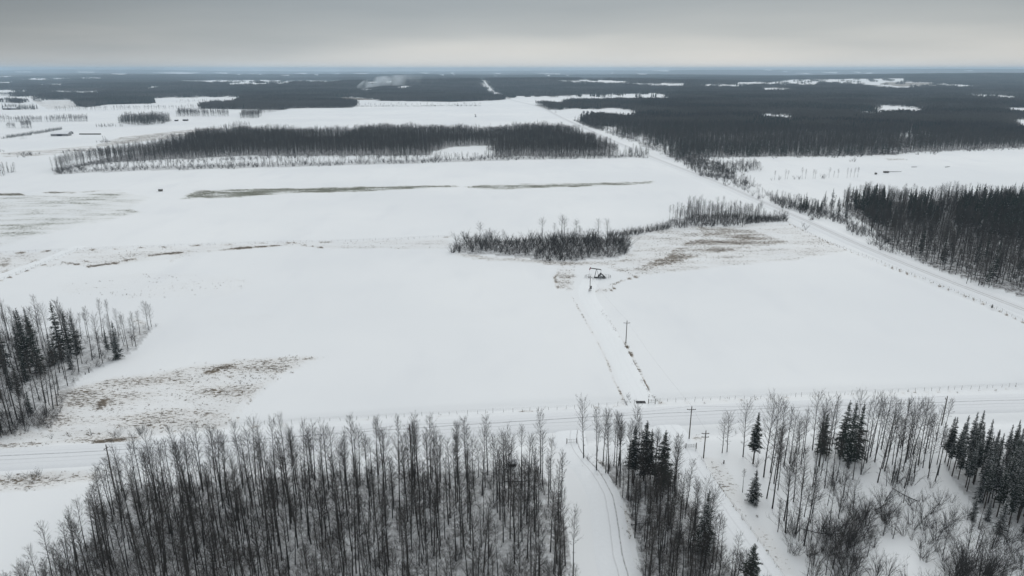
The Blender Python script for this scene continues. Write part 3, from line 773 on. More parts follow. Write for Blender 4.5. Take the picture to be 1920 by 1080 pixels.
ASP = [aspen(10 + i, 15.0, cs=[.50, .44, .55, .48, .60, .40, .55, .64, .46, .3][i], spread=[.85, 1.0, .72, .85, .68, 1.2, .78, .62, .95, 1.7][i]) for i in range(10)]
SPR = [spruce(40 + i, 12.0, base=[.03, .05, .12, .28, .34, .38][i], width=[.165, .14, .13, .105, .085, .09][i], snow=[.22, .12, .15, .25, .50, .42][i]) for i in range(6)]
SPR_SNOWY = [spruce(60 + i, 12.0, base=.04, width=[.17, .14][i], snow=.75) for i in range(2)]
BSH = [bush(80 + i, 4.0, spread=[.6, 1.0, .8, 1.2, .5, .9][i], lean=[0, .15, -.1, .3, 0, -.25][i]) for i in range(6)]
ME_TRUNK = [a[0].mesh('trunk', [M['bark']]) for a in ASP]
ME_CROWN = [a[1].mesh('crown', [M['twig']]) for a in ASP]
ME_ST = [a[0].mesh('trunk', [M['sprucebark']]) for a in SPR + SPR_SNOWY]
ME_SC = [a[1].mesh('crown', [M['needle']]) for a in SPR + SPR_SNOWY]
ME_SS = [a[2].mesh('snow_load', [M['load']]) for a in SPR + SPR_SNOWY]
ME_B = [b.mesh('shrub', [M['bushtwig']]) for b in BSH]

# source meshes for what nobody could count (kept outside the scene, drawn by the scattering objects)
def src(name, meshes):
    c = bpy.data.collections.new('library_' + name)
    for i, me in enumerate(meshes):
        c.objects.link(bpy.data.objects.new('%s_source_%02d' % (name, i), me))
    return c
def join2(parts, name, mats):
    b = MB()
    for mi, p in enumerate(parts):
        k = len(b.v); b.v += p.v; b.f += [tuple(i + k for i in f) for f in p.f]; b.m += [mi] * len(p.f)
    return b.mesh(name, mats)
LIB = {}
LIB['aspen2'] = src('aspen_near', [join2(a, 'aspen_near', [M['bark'], M['twig']]) for a in ASP])
A1 = [aspen(110 + i, 15.0, cs=.32 + .035 * i, spread=[1.3, 1.05, 1.2, 1.5, 1.0, 1.25, 1.1, 1.4][i], detail=1, thick=1.1) for i in range(8)]
LIB['aspen1'] = src('aspen_mid', [join2(a, 'aspen_mid', [M['bark'], M['twig']]) for a in A1])
ME_TRUNK1 = [a[0].mesh('trunk', [M['bark']]) for a in A1]; ME_CROWN1 = [a[1].mesh('crown', [M['twig']]) for a in A1]
a0s = [aspen(140 + i, 15.0, cs=.26 + .035 * i, spread=[1.5, 1.3, 1.7, 1.4, 1.6, 1.3][i], detail=0, thick=1.0) for i in range(6)]
LIB['aspen0'] = src('aspen_far', [join2(a, 'aspen_far', [M['bark'], M['twig']]) for a in a0s])
LIB['spruce2'] = src('spruce_near', [join2(a, 'spruce_near', [M['sprucebark'], M['needle'], M['load']]) for a in SPR + SPR_SNOWY])
s1s = [spruce(170 + i, 12.0, base=[.05, .1, .25, .3][i], width=[.18, .16, .15, .14][i], detail=1, snow=.22) for i in range(4)]
ME_ST1 = [a[0].mesh('trunk', [M['sprucebark']]) for a in s1s]; ME_SC1 = [a[1].mesh('crown', [M['needle']]) for a in s1s]; ME_SS1 = [a[2].mesh('snow_load', [M['load']]) for a in s1s]
LIB['spruce1'] = src('spruce_mid', [join2(a, 'spruce_mid', [M['sprucebark'], M['needle'], M['load']]) for a in s1s])
s0s = [spruce(190 + i, 12.0, base=.1, width=.17, detail=0, snow=.08) for i in range(3)]
LIB['spruce0'] = src('spruce_far', [join2(a, 'spruce_far', [M['sprucebark'], M['needle'], M['load']]) for a in s0s])
LIB['bush2'] = src('bush_near', ME_B)
ME_B1 = [bush(210 + i, 4.0, 1, spread=[.7, 1.0, .9, 1.2][i]).mesh('shrub', [M['bushtwig']]) for i in range(4)]
LIB['bush1'] = src('bush_mid', ME_B1)

def far_tree(r, H, conifer):
    """a tree seen at more than a kilometre"""
    b = MB()
    if conifer:
        b.tube([(0, 0, -.5), (0, 0, H)], [.16, .03], 3)
        for k in range(5):
            z = H * (.12 + .17 * k); R = H * .16 * (1 - k / 5.6)
            a = r.random() * 6; n = 4
            top = (0, 0, z + H * .30)
            ring = [(math.cos(a + q * 2 * math.pi / n) * R * r.uniform(.7, 1.2), math.sin(a + q * 2 * math.pi / n) * R * r.uniform(.7, 1.2), z - r.uniform(0, .04) * H) for q in range(n)]
            for q in range(n): b.tri(ring[q], ring[(q + 1) % n], top)
    else:
        b.tube([(0, 0, -.5), (r.uniform(-.3, .3), r.uniform(-.3, .3), H * .8)], [.20, .10], 3)
        for k in range(13):
            az = r.random() * 6.28; z = H * r.uniform(.35, .85); L = H * r.uniform(.10, .2)
            d = rdir(az, math.radians(r.uniform(35, 80))); s = np.array([-math.sin(az), math.cos(az), 0]) * r.uniform(.25, .5)
            p = np.array([0, 0, z]); e = p + d * L
            b.tri(p, e - s + (0, 0, .1), e + s)
            b.tri(p + s * .5, e - s * .2, e + (0, 0, L * .5) + s * .3)
    return b
def clump(seed, rad, n, H, pcon):
    r = random.Random(seed); b = MB()
    for i in range(n):
        a = r.random() * 6.28; q = rad * math.sqrt(r.random()); con = r.random() < pcon
        h = H * r.uniform(.75, 1.12)
        t = far_tree(r, h, con)
        t.m = [1 if con else 0] * len(t.f)
        b.join(t, (math.cos(a) * q, math.sin(a) * q, 0))
    return b.mesh('clump', [M['farwood'], M['farneedle']])
LIB['clumpA'] = src('tree_clump', [clump(300 + i, 11, 16, 13.5, [0, .03, .08, .15, .4, .85][i]) for i in range(6)])
LIB['clumpB'] = src('wide_tree_clump', [clump(320 + i, 24, 40, 13.5, [.05, .15, .3, .6][i]) for i in range(4)])
def tuft(seed):
    r = random.Random(seed); b = MB()
    for i in range(16):
        a = r.random() * 6.28; q = r.uniform(0, .35); L = r.uniform(.25, .6)
        p = np.array([math.cos(a) * q, math.sin(a) * q, -.03]); s = np.array([-math.sin(a), math.cos(a), 0]) * .022
        e = p + rdir(r.random() * 6.28, math.radians(r.uniform(35, 80))) * L
        b.tri(p - s, p + s, e)
    return b.mesh('tuft', [M['drygrass']])
LIB['tuft'] = src('grass_tuft', [tuft(350 + i) for i in range(5)])

_groups = {}
def scatter_group(coll):
    if coll.name in _groups: return _groups[coll.name]
    ng = bpy.data.node_groups.new('scatter', 'GeometryNodeTree')
    ng.interface.new_socket('Geometry', in_out='INPUT', socket_type='NodeSocketGeometry')
    ng.interface.new_socket('Geometry', in_out='OUTPUT', socket_type='NodeSocketGeometry')
    N, L = ng.nodes, ng.links
    gi, go = N.new('NodeGroupInput'), N.new('NodeGroupOutput')
    ci = N.new('GeometryNodeCollectionInfo'); ci.inputs['Collection'].default_value = coll
    ci.inputs['Separate Children'].default_value = True; ci.inputs['Reset Children'].default_value = True
    ip = N.new('GeometryNodeInstanceOnPoints'); ip.inputs['Pick Instance'].default_value = True
    def na(nm, ty):
        q = N.new('GeometryNodeInputNamedAttribute'); q.data_type = ty; q.inputs['Name'].default_value = nm; return q.outputs['Attribute']
    L.new(gi.outputs[0], ip.inputs['Points']); L.new(ci.outputs[0], ip.inputs['Instance'])
    L.new(na('pick', 'INT'), ip.inputs['Instance Index'])
    e2r = N.new('FunctionNodeEulerToRotation'); L.new(na('turn', 'FLOAT_VECTOR'), e2r.inputs[0]); L.new(e2r.outputs[0], ip.inputs['Rotation'])
    L.new(na('size', 'FLOAT_VECTOR'), ip.inputs['Scale'])
    L.new(ip.outputs[0], go.inputs[0])
    _groups[coll.name] = ng
    return ng

def scatter(name, key, xyz, pick, turn, size, label, cat):
    n = len(xyz)
    if n == 0: return
    me = bpy.data.meshes.new(name)
    me.vertices.add(n); me.vertices.foreach_set('co', np.asarray(xyz, np.float32).ravel())
    a = me.attributes.new('pick', 'INT', 'POINT'); a.data.foreach_set('value', np.asarray(pick, np.int32))
    a = me.attributes.new('turn', 'FLOAT_VECTOR', 'POINT'); a.data.foreach_set('vector', np.asarray(turn, np.float32).ravel())
    a = me.attributes.new('size', 'FLOAT_VECTOR', 'POINT'); a.data.foreach_set('vector', np.asarray(size, np.float32).ravel())
    o = link(name, me, kind='stuff', label=label, category=cat)
    md = o.modifiers.new('scatter', 'NODES'); md.node_group = scatter_group(LIB[key])
    return o

def fill(poly, spacing, holes=(), dens=None):
    """jittered planting inside an outline given in the photo survey"""
    W = np.array([G(*p) for p in poly])
    x0, y0 = W.min(0); x1, y1 = W.max(0)
    gx, gy = np.meshgrid(np.arange(x0, x1, spacing), np.arange(y0, y1, spacing))
    x = gx.ravel() + rng.uniform(-.48, .48, gx.size) * spacing; y = gy.ravel() + rng.uniform(-.48, .48, gx.size) * spacing
    z = hills(x, y); px, py, d = proj(x, y, z)
    far_ = (np.hypot(x, y) > 300) & (np.hypot(x, y) < 1300) & (spacing > 2.2)
    xj = x + np.where(far_, (fbm(x / 14, y / 14, 51, 3) - .5) * 34, 0); yj = y + np.where(far_, (fbm(x / 14, y / 14, 57, 3) - .5) * 34, 0)
    qx, qy, _ = proj(xj, yj, z)
    m = inpoly(qx, qy, poly) & (d > 0)
    for h in holes: m &= ~inpoly(px, py, h)
    if dens is not None: m &= rng.random(x.size) < dens(x, y, px, py)
    return x[m], y[m], z[m], px[m], py[m]

# planting records: kind, x, y, height, pick, region
PL = {'aspen': [], 'spruce': [], 'shrub': []}
def add(kind, x, y, h, pick=None, region='', lean=(0, 0), label=None, group=None, wid=1.0):
    if region in ('M', 'H', 'L', 'G', 'F') and label is None:      # stands grow in waves of older and younger trees
        h *= .66 + .66 * float(fbm(np.array([x / 26.]), np.array([y / 26.]), 61, 3)[0])
    n = {'aspen': 10, 'spruce': 6, 'shrub': 6}[kind]
    if pick is None: pick = random.randrange(n)
    PL[kind].append(dict(x=float(x), y=float(y), h=float(h), pick=pick, region=region, lean=lean, label=label, group=group, rz=random.random() * 6.28, wid=wid))
def addpx(kind, bx, by, ty, **kw):
    """plant by surveyed base and top"""
    x, y = G(bx, by)
    t = (ty - 540) / FPX                       # solve the height whose top reaches ty
    # u/d = -t with u = y SP + (h-H) CP, d = y CP - (h-H) SP
    q = (-t * y * CP - y * SP) / (CP + (-t) * SP)
    h = q + CAM_H
    add(kind, x, y, h, **kw)

# --- individually surveyed trees
H1 = [('aspen', 1094, 859, 752, 'lone tall aspen with a dead side limb at the mouth of the west lane'),
      ('aspen', 1119, 882, 765, 'tall slim aspen just right of the lone aspen by the west lane'),
      ('aspen', 1131, 872, 768, 'aspen pair trunk, left, between the west lane and the dark spruces'),
      ('aspen', 1140, 887, 764, 'aspen with broad top in front of the overhead wire between the lanes'),
      ('aspen', 1155, 908, 778, 'leaning thin aspen between the lanes, third from the west lane'),
      ('aspen', 1163, 912, 780, 'thin aspen left of the dark spruces between the lanes'),
      ('aspen', 1190, 895, 762, 'tall aspen rising behind the left dark spruce between the lanes'),
      ('aspen', 1178, 937, 800, 'aspen at the edge of the west lane below the dark spruces'),
      ('aspen', 1354, 848, 785, 'small bushy bare tree right of the short utility pole'),
      ('aspen', 1363, 846, 776, 'slim bare sapling beside the bushy bare tree by the short pole'),
      ('aspen', 1393, 855, 756, 'wide-crowned bare tree left of the leaning aspens by the road'),
      ('aspen', 1432, 893, 750, 'first of the leaning aspens right of the mixed spruce'),
      ('aspen', 1445, 885, 752, 'second of the leaning aspens right of the mixed spruce'),
      ('aspen', 1448, 952, 800, 'dark-trunked aspen standing forward by the small snowy spruce'),
      ('aspen', 1438, 933, 812, 'thin aspen left of the dark-trunked forward aspen'),
      ('aspen', 1458, 880, 755, 'third of the leaning aspens by the road'),
      ('aspen', 1470, 873, 760, 'fourth of the leaning aspens by the road'),
      ('aspen', 1480, 868, 778, 'shorter aspen at the right of the leaning row'),
      ('aspen', 1470, 975, 842, 'forward aspen above the east lane fence'),
      ('aspen', 1473, 998, 850, 'tall forward aspen nearest the east lane fence'),
      ('aspen', 1492, 1000, 880, 'forked thin aspen right of the nearest fence aspen'),
      ('aspen', 1508, 1022, 870, 'slender aspen at the left of the dense leaning thicket'),
      ('aspen', 1523, 843, 743, 'high aspen just left of the three big spruces'),
      ('aspen', 1507, 857, 768, 'lower aspen left of the three big spruces'),
      ('aspen', 1535, 838, 745, 'aspen crown standing behind the left big spruce'),
      ('aspen', 1560, 836, 742, 'aspen crown between the left and middle big spruces'),
      ('aspen', 1625, 867, 742, 'first tall aspen right of the three big spruces'),
      ('aspen', 1632, 855, 738, 'second tall aspen right of the three big spruces'),
      ('aspen', 1640, 866, 744, 'third tall aspen right of the three big spruces'),
      ('aspen', 1652, 842, 745, 'tall aspen in the middle of the right-hand row'),
      ('aspen', 1658, 883, 750, 'tall aspen standing forward in the right-hand row'),
      ('aspen', 1666, 850, 748, 'pale-crowned aspen in the right-hand row'),
      ('aspen', 1672, 905, 780, 'most forward aspen of the right-hand row'),
      ('aspen', 1682, 903, 790, 'aspen beside the most forward one of the right-hand row'),
      ('aspen', 1698, 867, 756, 'aspen with a broad pale crown left of the leaning pole'),
      ('aspen', 1706, 858, 758, 'aspen behind the broad pale crown left of the pole'),
      ('aspen', 1712, 852, 752, 'upright aspen between broad crowns left of the pole'),
      ('aspen', 1722, 872, 756, 'aspen with dense top left of the leaning pole'),
      ('aspen', 1735, 850, 775, 'dense bushy aspen nearest the leaning pole'),
      ('aspen', 1755, 827, 762, 'lone thin aspen between the leaning pole and the row'),
      ('aspen', 1603, 833, 738, 'aspen crown behind the right big spruce'),
      ('aspen', 278, 613, 568, 'isolated wide aspen at the right tip of the left wood'),
      ('aspen', 284, 612, 572, 'companion of the isolated aspen at the right tip of the left wood'),
      ('aspen', 255, 650, 586, 'leaning aspen with two stems near the tip of the left wood'),
      ('aspen', 240, 653, 588, 'straight thin aspen near the tip of the left wood'),
      ('aspen', 248, 648, 596, 'short aspen between two taller ones near the tip of the left wood'),
      ('aspen', 208, 627, 563, 'arching aspen behind the snowy spruce of the left wood'),
      ('aspen', 192, 630, 563, 'tall aspen behind the lone small spruce of the left wood'),
      ('aspen', 187, 672, 592, 'thin aspen left of the snowy spruce of the left wood'),
      ('aspen', 173, 675, 577, 'taller aspen left of the snowy spruce of the left wood'),
      ('aspen', 148, 697, 605, 'forward thin aspen of the left wood'),
      ('aspen', 132, 677, 562, 'aspen right of the tallest spruce of the left wood'),
      ('aspen', 108, 760, 660, 'dark trunked aspen at the lower right of the left wood'),
      ('aspen', 100, 767, 650, 'tall bending aspen at the lower right of the left wood'),
      ('aspen', 33, 787, 640, 'tall forward aspen of the left wood'),
      ('aspen', 20, 807, 690, 'lowest aspen of the left wood above the ditch'),
      ('aspen', 900, 455, 418, 'round-topped bare tree over the left end of the field copse'),
      ('aspen', 1017, 447, 410, 'thin bare tree rising from the middle of the field copse'),
      ('aspen', 1052, 447, 405, 'tallest bare tree rising from the middle of the field copse'),
      ('aspen', 1058, 446, 410, 'bare tree right beside the tallest one of the field copse'),
      ('aspen', 1080, 446, 413, 'thin pointed bare tree right of the middle of the field copse'),
      ('aspen', 1122, 446, 410, 'bare tree at the right end of the field copse'),
      ('aspen', 1139, 446, 411, 'round bare tree at the right end of the field copse'),
      ('spruce', 1186, 905, 796, 'left dark spruce of the group between the two lanes', 3),
      ('spruce', 1207, 900, 787, 'tallest dark spruce of the group between the two lanes', 2),
      ('spruce', 1219, 897, 802, 'hidden shorter spruce in the group between the two lanes', 2),
      ('spruce', 1241, 912, 806, 'right dark spruce of the group between the two lanes', 1),
      ('spruce', 1318, 1035, 915, 'snow-dusted spruce standing in the brush left of the east lane', 6),
      ('spruce', 1402, 1135, 1018, 'dark spruce cut off by the bottom edge beside the east lane', 0),
      ('spruce', 1412, 868, 771, 'broad spruce among bare aspens at the left of the right wood', 3),
      ('spruce', 1412, 942, 880, 'small snow-dusted spruce alone on the snow above the east lane fence', 6),
      ('spruce', 1542, 851, 774, 'shorter left one of the big spruces by the road', 1),
      ('spruce', 1576, 855, 748, 'left tall one of the big spruces by the road', 1),
      ('spruce', 1589, 875, 751, 'middle tall one of the big spruces by the road', 2),
      ('spruce', 1604, 862, 753, 'right tall one of the big spruces by the road', 1),
      ('spruce', 1590, 876, 838, 'little snow-laden spruce at the foot of the big ones', 7),
      ('spruce', 1823, 975, 922, 'snowy small spruce left of the dense spruce stand', 7),
      ('spruce', 1873, 1001, 925, 'snowy slim spruce before the dense spruce stand', 7),
      ('spruce', 1834, 940, 885, 'half-snowy spruce at the lower left corner of the dense stand', 6),
      ('spruce', 117, 675, 562, 'tallest spruce of the left wood', 1), ('spruce', 134, 672, 583, 'dark spruce right of the tallest one of the left wood', 2),
      ('spruce', 147, 662, 588, 'rightmost of the dark spruce trio of the left wood', 0),
      ('spruce', 57, 700, 577, 'slim spruce in the left part of the left wood', 2), ('spruce', 76, 702, 590, 'spruce with low boughs in the middle of the left wood', 1),
      ('spruce', 42, 680, 606, 'short spruce behind the slim one of the left wood', 2), ('spruce', 133, 692, 640, 'small spruce below the dark trio of the left wood', 7),
      ('spruce', 220, 673, 600, 'snowy full-skirted spruce standing before the left wood', 6), ('spruce', 202, 659, 615, 'slim spruce left of the snowy full-skirted one', 2),
      ('spruce', -4, 812, 745, 'spruce at the left edge below the left wood', 1), ('spruce', 10, 700, 575, 'dark spruce at the left edge of the left wood', 2),
      ('spruce', 910, 458, 438, 'single small dark spruce in the field copse', 1), ('spruce', 1860, 577, 569, 'tiny lone spruce beside the fence of the right-hand road', 0),
      ('spruce', 1500, 394, 364, 'left one of a dark spruce pair beside the right-hand road', 1), ('spruce', 1509, 395, 360, 'right one of a dark spruce pair beside the right-hand road', 1),
      ('spruce', 1545, 388, 357, 'left one of two spruces at the corner of the large right wood', 1), ('spruce', 1559, 389, 352, 'right one of two spruces at the corner of the large right wood', 1)]
for h in H1:
    kw = dict(label=h[4], region='hero')
    if len(h) > 5: kw['pick'] = h[5]
    if h[0] == 'aspen' and h[1] in (1393, 278, 284, 1698, 1354, 900, 1139): kw['pick'] = 9
    if h[0] == 'spruce': kw['wid'] = 1.02
    elif h[2] < 460: kw['wid'] = 1.7
    if h[1] == 1860: kw['wid'] = 2.2
    if h[1] == 1402: kw['wid'] = 1.5
    if h[1] in (1412, 1542): kw['wid'] = 1.35
    if h[1] in (1186, 1207, 1241): kw['wid'] = 1.35
    addpx(h[0], h[1], h[2], h[3], **kw)
# bare leafless larch-like sapling and small ones by the east lane
addpx('aspen', 1392, 922, 880, label='faint thin sapling left of the small snow-dusted spruce', region='hero', pick=7)
addpx('aspen', 1601, 303, 293, label='bare tree beside dark shrubs in the right-hand field', region='hero', pick=9)

# --- woods
def wood(poly, sp, mix, hr, region, holes=(), dens=None, pick=None, edge=None):
    x, y, z, px, py = fill(poly, sp, holes, dens)
    for i in range(len(x)):
        k = random.choices(list(mix), list(mix.values()))[0]
        if callable(hr): h = hr(k, px[i], py[i])
        else: h = random.uniform(*hr[k])
        add(k, x[i], y[i], h, pick=(random.choice(pick[k]) if pick and k in pick else None), region=region)
def hrA(k, px, py):
    if k == 'shrub': return random.uniform(2.0, 4.5)
    edge = min(1.0, max(0, (px - (205 - (py - 925) * .7)) / 110))      # lower at the open west edge
    return random.uniform(13.0, 17.5) * (.80 + .20 * edge) * (1 if random.random() > .22 else random.uniform(.5, .8))
wood(WOOD_A, 2.75, {'aspen': 1}, hrA, 'A', dens=lambda x, y, px, py: np.where(px < 560, 1.0, .45 + .4 * (fbm(x * .08, y * .08, 11) > .42)))
wood(WOOD_A, 2.4, {'shrub': 1}, {'shrub': (1.5, 4.2)}, 'A', dens=lambda x, y, px, py: .4 + .5 * fbm(x * .09, y * .09, 2))
wood([(905, 878), (1000, 872), (1010, 884), (905, 888)], 2.0, {'shrub': 1}, {'shrub': (2.5, 4.5)}, 'A')
wood(WOOD_B, 2.35, {'aspen': 1}, lambda k, px, py: random.uniform(9, 13) if py > 930 else random.uniform(12, 15), 'B', dens=lambda x, y, px, py: np.where(py > 925, .95, .5))
wood(WOOD_B, 2.3, {'shrub': 1}, {'shrub': (2.0, 4.5)}, 'B', dens=lambda x, y, px, py: .35 + .45 * (py > 925))
wood(WOOD_D, 2.3, {'spruce': .92, 'aspen': .08}, {'spruce': (8.5, 15.5), 'aspen': (10, 13)}, 'D', pick={'spruce': [3, 4, 4, 5, 5]}, dens=lambda x, y, px, py: .95)
wood([(1812, 945), (1850, 962), (1920, 985), (2050, 1030), (2050, 1050), (1900, 1012), (1830, 972)], 3.0, {'spruce': 1}, {'spruce': (4, 8)}, 'D', pick={'spruce': [6, 7, 4]}, dens=lambda x, y, px, py: .5)
wood([(1800, 935), (1850, 965), (1960, 1000), (2200, 1060), (2100, 1080), (1900, 1030), (1810, 980)], 3.2, {'shrub': .8, 'aspen': .2}, {'shrub': (1.5, 3), 'aspen': (4, 7)}, 'C')
wood([(1415, 872), (1500, 846), (1620, 832), (1760, 826), (1778, 850), (1760, 905), (1690, 925), (1620, 895), (1520, 925), (1480, 965), (1440, 900)], 3.1, {'aspen': .8, 'shrub': .2}, {'aspen': (9, 15), 'shrub': (2, 4)}, 'C', dens=lambda x, y, px, py: .72)
wood([(1470, 960), (1520, 930), (1600, 935), (1625, 990), (1600, 1080), (1620, 1350), (1540, 1350), (1500, 1080), (1450, 1000)], 3.0, {'aspen': .45, 'shrub': .55}, {'aspen': (6, 10), 'shrub': (3, 6.5)}, 'C', dens=lambda x, y, px, py: .95)
wood([(1520, 890), (1700, 885), (1790, 930), (1850, 1000), (1990, 1040), (2200, 1100), (2200, 1350), (1620, 1350), (1600, 960)], 2.5, {'shrub': .88, 'aspen': .12}, {'shrub': (2.0, 5.5), 'aspen': (5, 8)}, 'C',
     holes=[[(1588, 900), (1640, 890), (1660, 945), (1600, 955)], [(1640, 1020), (1715, 1025), (1735, 1080), (1650, 1075)]], dens=lambda x, y, px, py: np.clip(1.6 * fbm(x * .10, y * .10, 31) - .15, .1, 1))
for bx, by in ((1560, 1040), (1580, 1010), (1575, 1075), (1600, 1020), (1625, 985), (1790, 1075), (1810, 1060), (1835, 1090), (1850, 1075), (1800, 1100), (1650, 975), (1485, 1005), (1560, 1000), (1588, 1050)):
    x, y = G(bx, by)
    for k in range(3): add('shrub', x + random.uniform(-1.5, 1.5), y + random.uniform(-1.5, 1.5), random.uniform(4.5, 7.5), pick=random.choice([1, 3, 5]), region='C')
wood(WOOD_E, 3.9, {'aspen': .88, 'spruce': .12}, lambda k, px, py: (random.uniform(11.5, 16) if px < 150 else random.uniform(8, 12)) if k == 'aspen' else random.uniform(8, 12.5), 'E', dens=lambda x, y, px, py: np.where((px < 60), .95, np.where(py > 690, .35, np.where(px > 165, .28, .6))), pick={'spruce': [0, 1, 2, 2]})
wood([(20, 770), (115, 770), (100, 805), (40, 815), (-30, 825), (-100, 800)], 2.4, {'shrub': 1}, {'shrub': (2.5, 5)}, 'E')
wood(WOOD_E, 4.5, {'shrub': 1}, {'shrub': (1.5, 3.2)}, 'E')
for bx, by, h in ((215, 820, 2.6), (222, 818, 2.9), (265, 812, 3.2), (262, 815, 2.5), (96, 822, 1.8), (60, 896, 2.2), (68, 893, 2.4), (50, 897, 2.0), (75, 892, 1.9), (18, 896, 1.8), (130, 818, 1.6), (172, 815, 1.8), (8, 815, 2), (28, 817, 1.8), (292, 612, 1.6), (1232, 752, .9), (1190, 752, 1.0), (1180, 750, 1.1), (1176, 745, 1.7), (1216, 745, .9), (1227, 746, 1.0),
                  (1150, 905, 2.2), (1140, 880, 2.5), (1128, 870, 2.2), (1102, 862, 2.0), (1510, 430, 4.0), (1505, 424, 3.2), (1660, 468, 2.4), (1655, 466, 2.6), (1668, 472, 2.2), (1680, 476, 1.8), (1692, 478, 2.4), (1642, 460, 2.2), (1380, 812, 1.2)):
    x, y = G(bx, by); add('shrub', x, y, h, region='ditch')
wood(COPSE_F, 2.7, {'shrub': .9, 'aspen': .1}, lambda k, px, py: random.choice((3.0, 3.6, 4.4, 5.4, 6.2, 6.8)) * random.uniform(.9, 1.1) if k == 'shrub' else random.uniform(5, 8.5), 'F', dens=lambda x, y, px, py: np.where(px < 930, .7, .95))
wood([(1140, 441), (1200, 434), (1255, 424), (1255, 429), (1200, 440), (1140, 447)], 2.0, {'shrub': 1}, {'shrub': (3.2, 5.2)}, 'F')
wood(COPSE_G, 2.5, {'aspen': .55, 'shrub': .38}, lambda k, px, py: random.uniform(3, 4.5) if k == 'shrub' else random.uniform(8.5, 12.5) * (1 if px < 1430 else .7), 'G')
wood([(1400, 408), (1475, 407), (1478, 415), (1400, 420)], 2.0, {'shrub': 1}, {'shrub': (3, 4.5)}, 'G')
SPR_H = [[(1800, 375), (2600, 360), (2600, 480), (1920, 455), (1850, 440), (1790, 420)], [(1600, 380), (1660, 378), (1668, 425), (1600, 412)], [(1700, 378), (1745, 378), (1760, 420), (1700, 415)]]
def mixH():
    x, y, z, px, py = fill(WOOD_H, 3.3)
    sp = np.zeros(len(x), bool)
    for p in SPR_H: sp |= inpoly(px, py, p)
    for i in range(len(x)):
        if random.random() < (.62 if sp[i] else .035): add('spruce', x[i], y[i], random.uniform(10, 14.5), region='H')
        elif random.random() < .93: add('aspen', x[i], y[i], random.uniform(10.5, 13.8), region='H')
mixH()
wood(WOOD_H, 4.2, {'shrub': 1}, {'shrub': (2, 4)}, 'H', dens=lambda x, y, px, py: np.where(np.hypot(x, y) < 620, .8, 0))
wood([(1285, 300), (1330, 300), (1400, 345), (1470, 375), (1488, 392), (1400, 362), (1340, 339), (1294, 320)], 2.4, {'shrub': .75, 'aspen': .25}, {'shrub': (2.4, 6), 'aspen': (6, 9)}, 'roadside', dens=lambda x, y, px, py: np.clip(2.6 * fbm(x / 11, y / 11, 77) - .65, .05, 1))
wood([(1330, 318), (1420, 310), (1423, 322), (1340, 326)], 3.4, {'aspen': .6, 'shrub': .4}, {'aspen': (7, 10), 'shrub': (3, 5)}, 'roadside')
wood([(1470, 395), (1500, 385), (1560, 402), (1640, 440), (1700, 470), (1690, 475), (1640, 456), (1560, 420)], 2.4, {'shrub': .85, 'aspen': .15}, {'shrub': (2.5, 5.0), 'aspen': (5, 8)}, 'roadside')
wood([(1520, 392), (1575, 388), (1600, 405), (1640, 432), (1660, 450), (1600, 420)], 3.0, {'shrub': .4, 'aspen': .5, 'spruce': .1}, {'shrub': (2.5, 4.5), 'aspen': (7, 11), 'spruce': (8, 11)}, 'roadside', dens=lambda x, y, px, py: .7)
wood([(1480, 396), (1530, 398), (1520, 388), (1490, 388)], 3.0, {'spruce': .5, 'aspen': .5}, {'spruce': (7, 10), 'aspen': (6, 9)}, 'roadside')
for bx, by, h in ((1452, 337, 8), (1460, 337, 5), (1472, 336, 9), (1476, 336, 8), (1490, 336, 4), (1498, 336, 5), (1504, 335, 10), (1510, 335, 9), (1524, 335, 9), (1528, 335, 8), (1541, 334, 5), (1545, 334, 5), (1554, 333, 9), (1563, 332, 6), (1571, 333, 8), (1588, 333, 9), (1594, 332, 8), (1601, 332, 9), (1608, 332, 9), (1447, 338, 3), (1598, 302, 4), (1602, 303, 5), (1594, 303, 3), (1365, 306, 4), (1722, 290, 5), (1718, 290, 4)):
    x, y = G(bx, by); add('aspen' if h > 5 else 'shrub', x, y, h, region='field', pick=(random.choice([5, 9, 1]) if h > 5 else None), wid=1.7)
for bx, by in ((1664, 299), (1670, 299), (1676, 299), (1682, 299), (1688, 299), (1694, 299), (1700, 300)):
    x, y = G(bx, by); add('shrub', x, y, 1.6, region='field')

# middle distance woods (all beyond 650 m)
wood([(648, 256), (690, 256), (690, 259), (648, 259)], 5, {'spruce': 1}, {'spruce': (12, 16)}, 'M', dens=lambda x, y, px, py: .4)
wood([(745, 252), (785, 252), (785, 256), (745, 256)], 5, {'spruce': 1}, {'spruce': (12, 16)}, 'M', dens=lambda x, y, px, py: .6)
wood([(1085, 262), (1140, 275), (1140, 280), (1085, 270)], 4.5, {'spruce': 1}, {'spruce': (8, 12)}, 'M', dens=lambda x, y, px, py: .6)
wood([(100, 318), (215, 303), (600, 292), (805, 291), (805, 295), (600, 296), (215, 308), (100, 325)], 4.5, {'shrub': 1}, {'shrub': (2.5, 4.5)}, 'M', dens=lambda x, y, px, py: .6)
wood(WOOD_M, 3.7, {'aspen': .96, 'spruce': .04}, {'aspen': (11, 14.5), 'spruce': (9, 13)}, 'M')
wood(WINDBREAK, 4.0, {'aspen': .4, 'shrub': .6}, {'aspen': (6, 9), 'shrub': (3.5, 5)}, 'M', dens=lambda x, y, px, py: .85)
wood([(1265, 302), (1325, 295), (1560, 292), (1700, 287), (1920, 276), (1920, 279), (1700, 290), (1560, 295), (1325, 298), (1270, 306)], 4.5, {'shrub': 1}, {'shrub': (2.5, 4.8)}, 'L', dens=lambda x, y, px, py: .75)
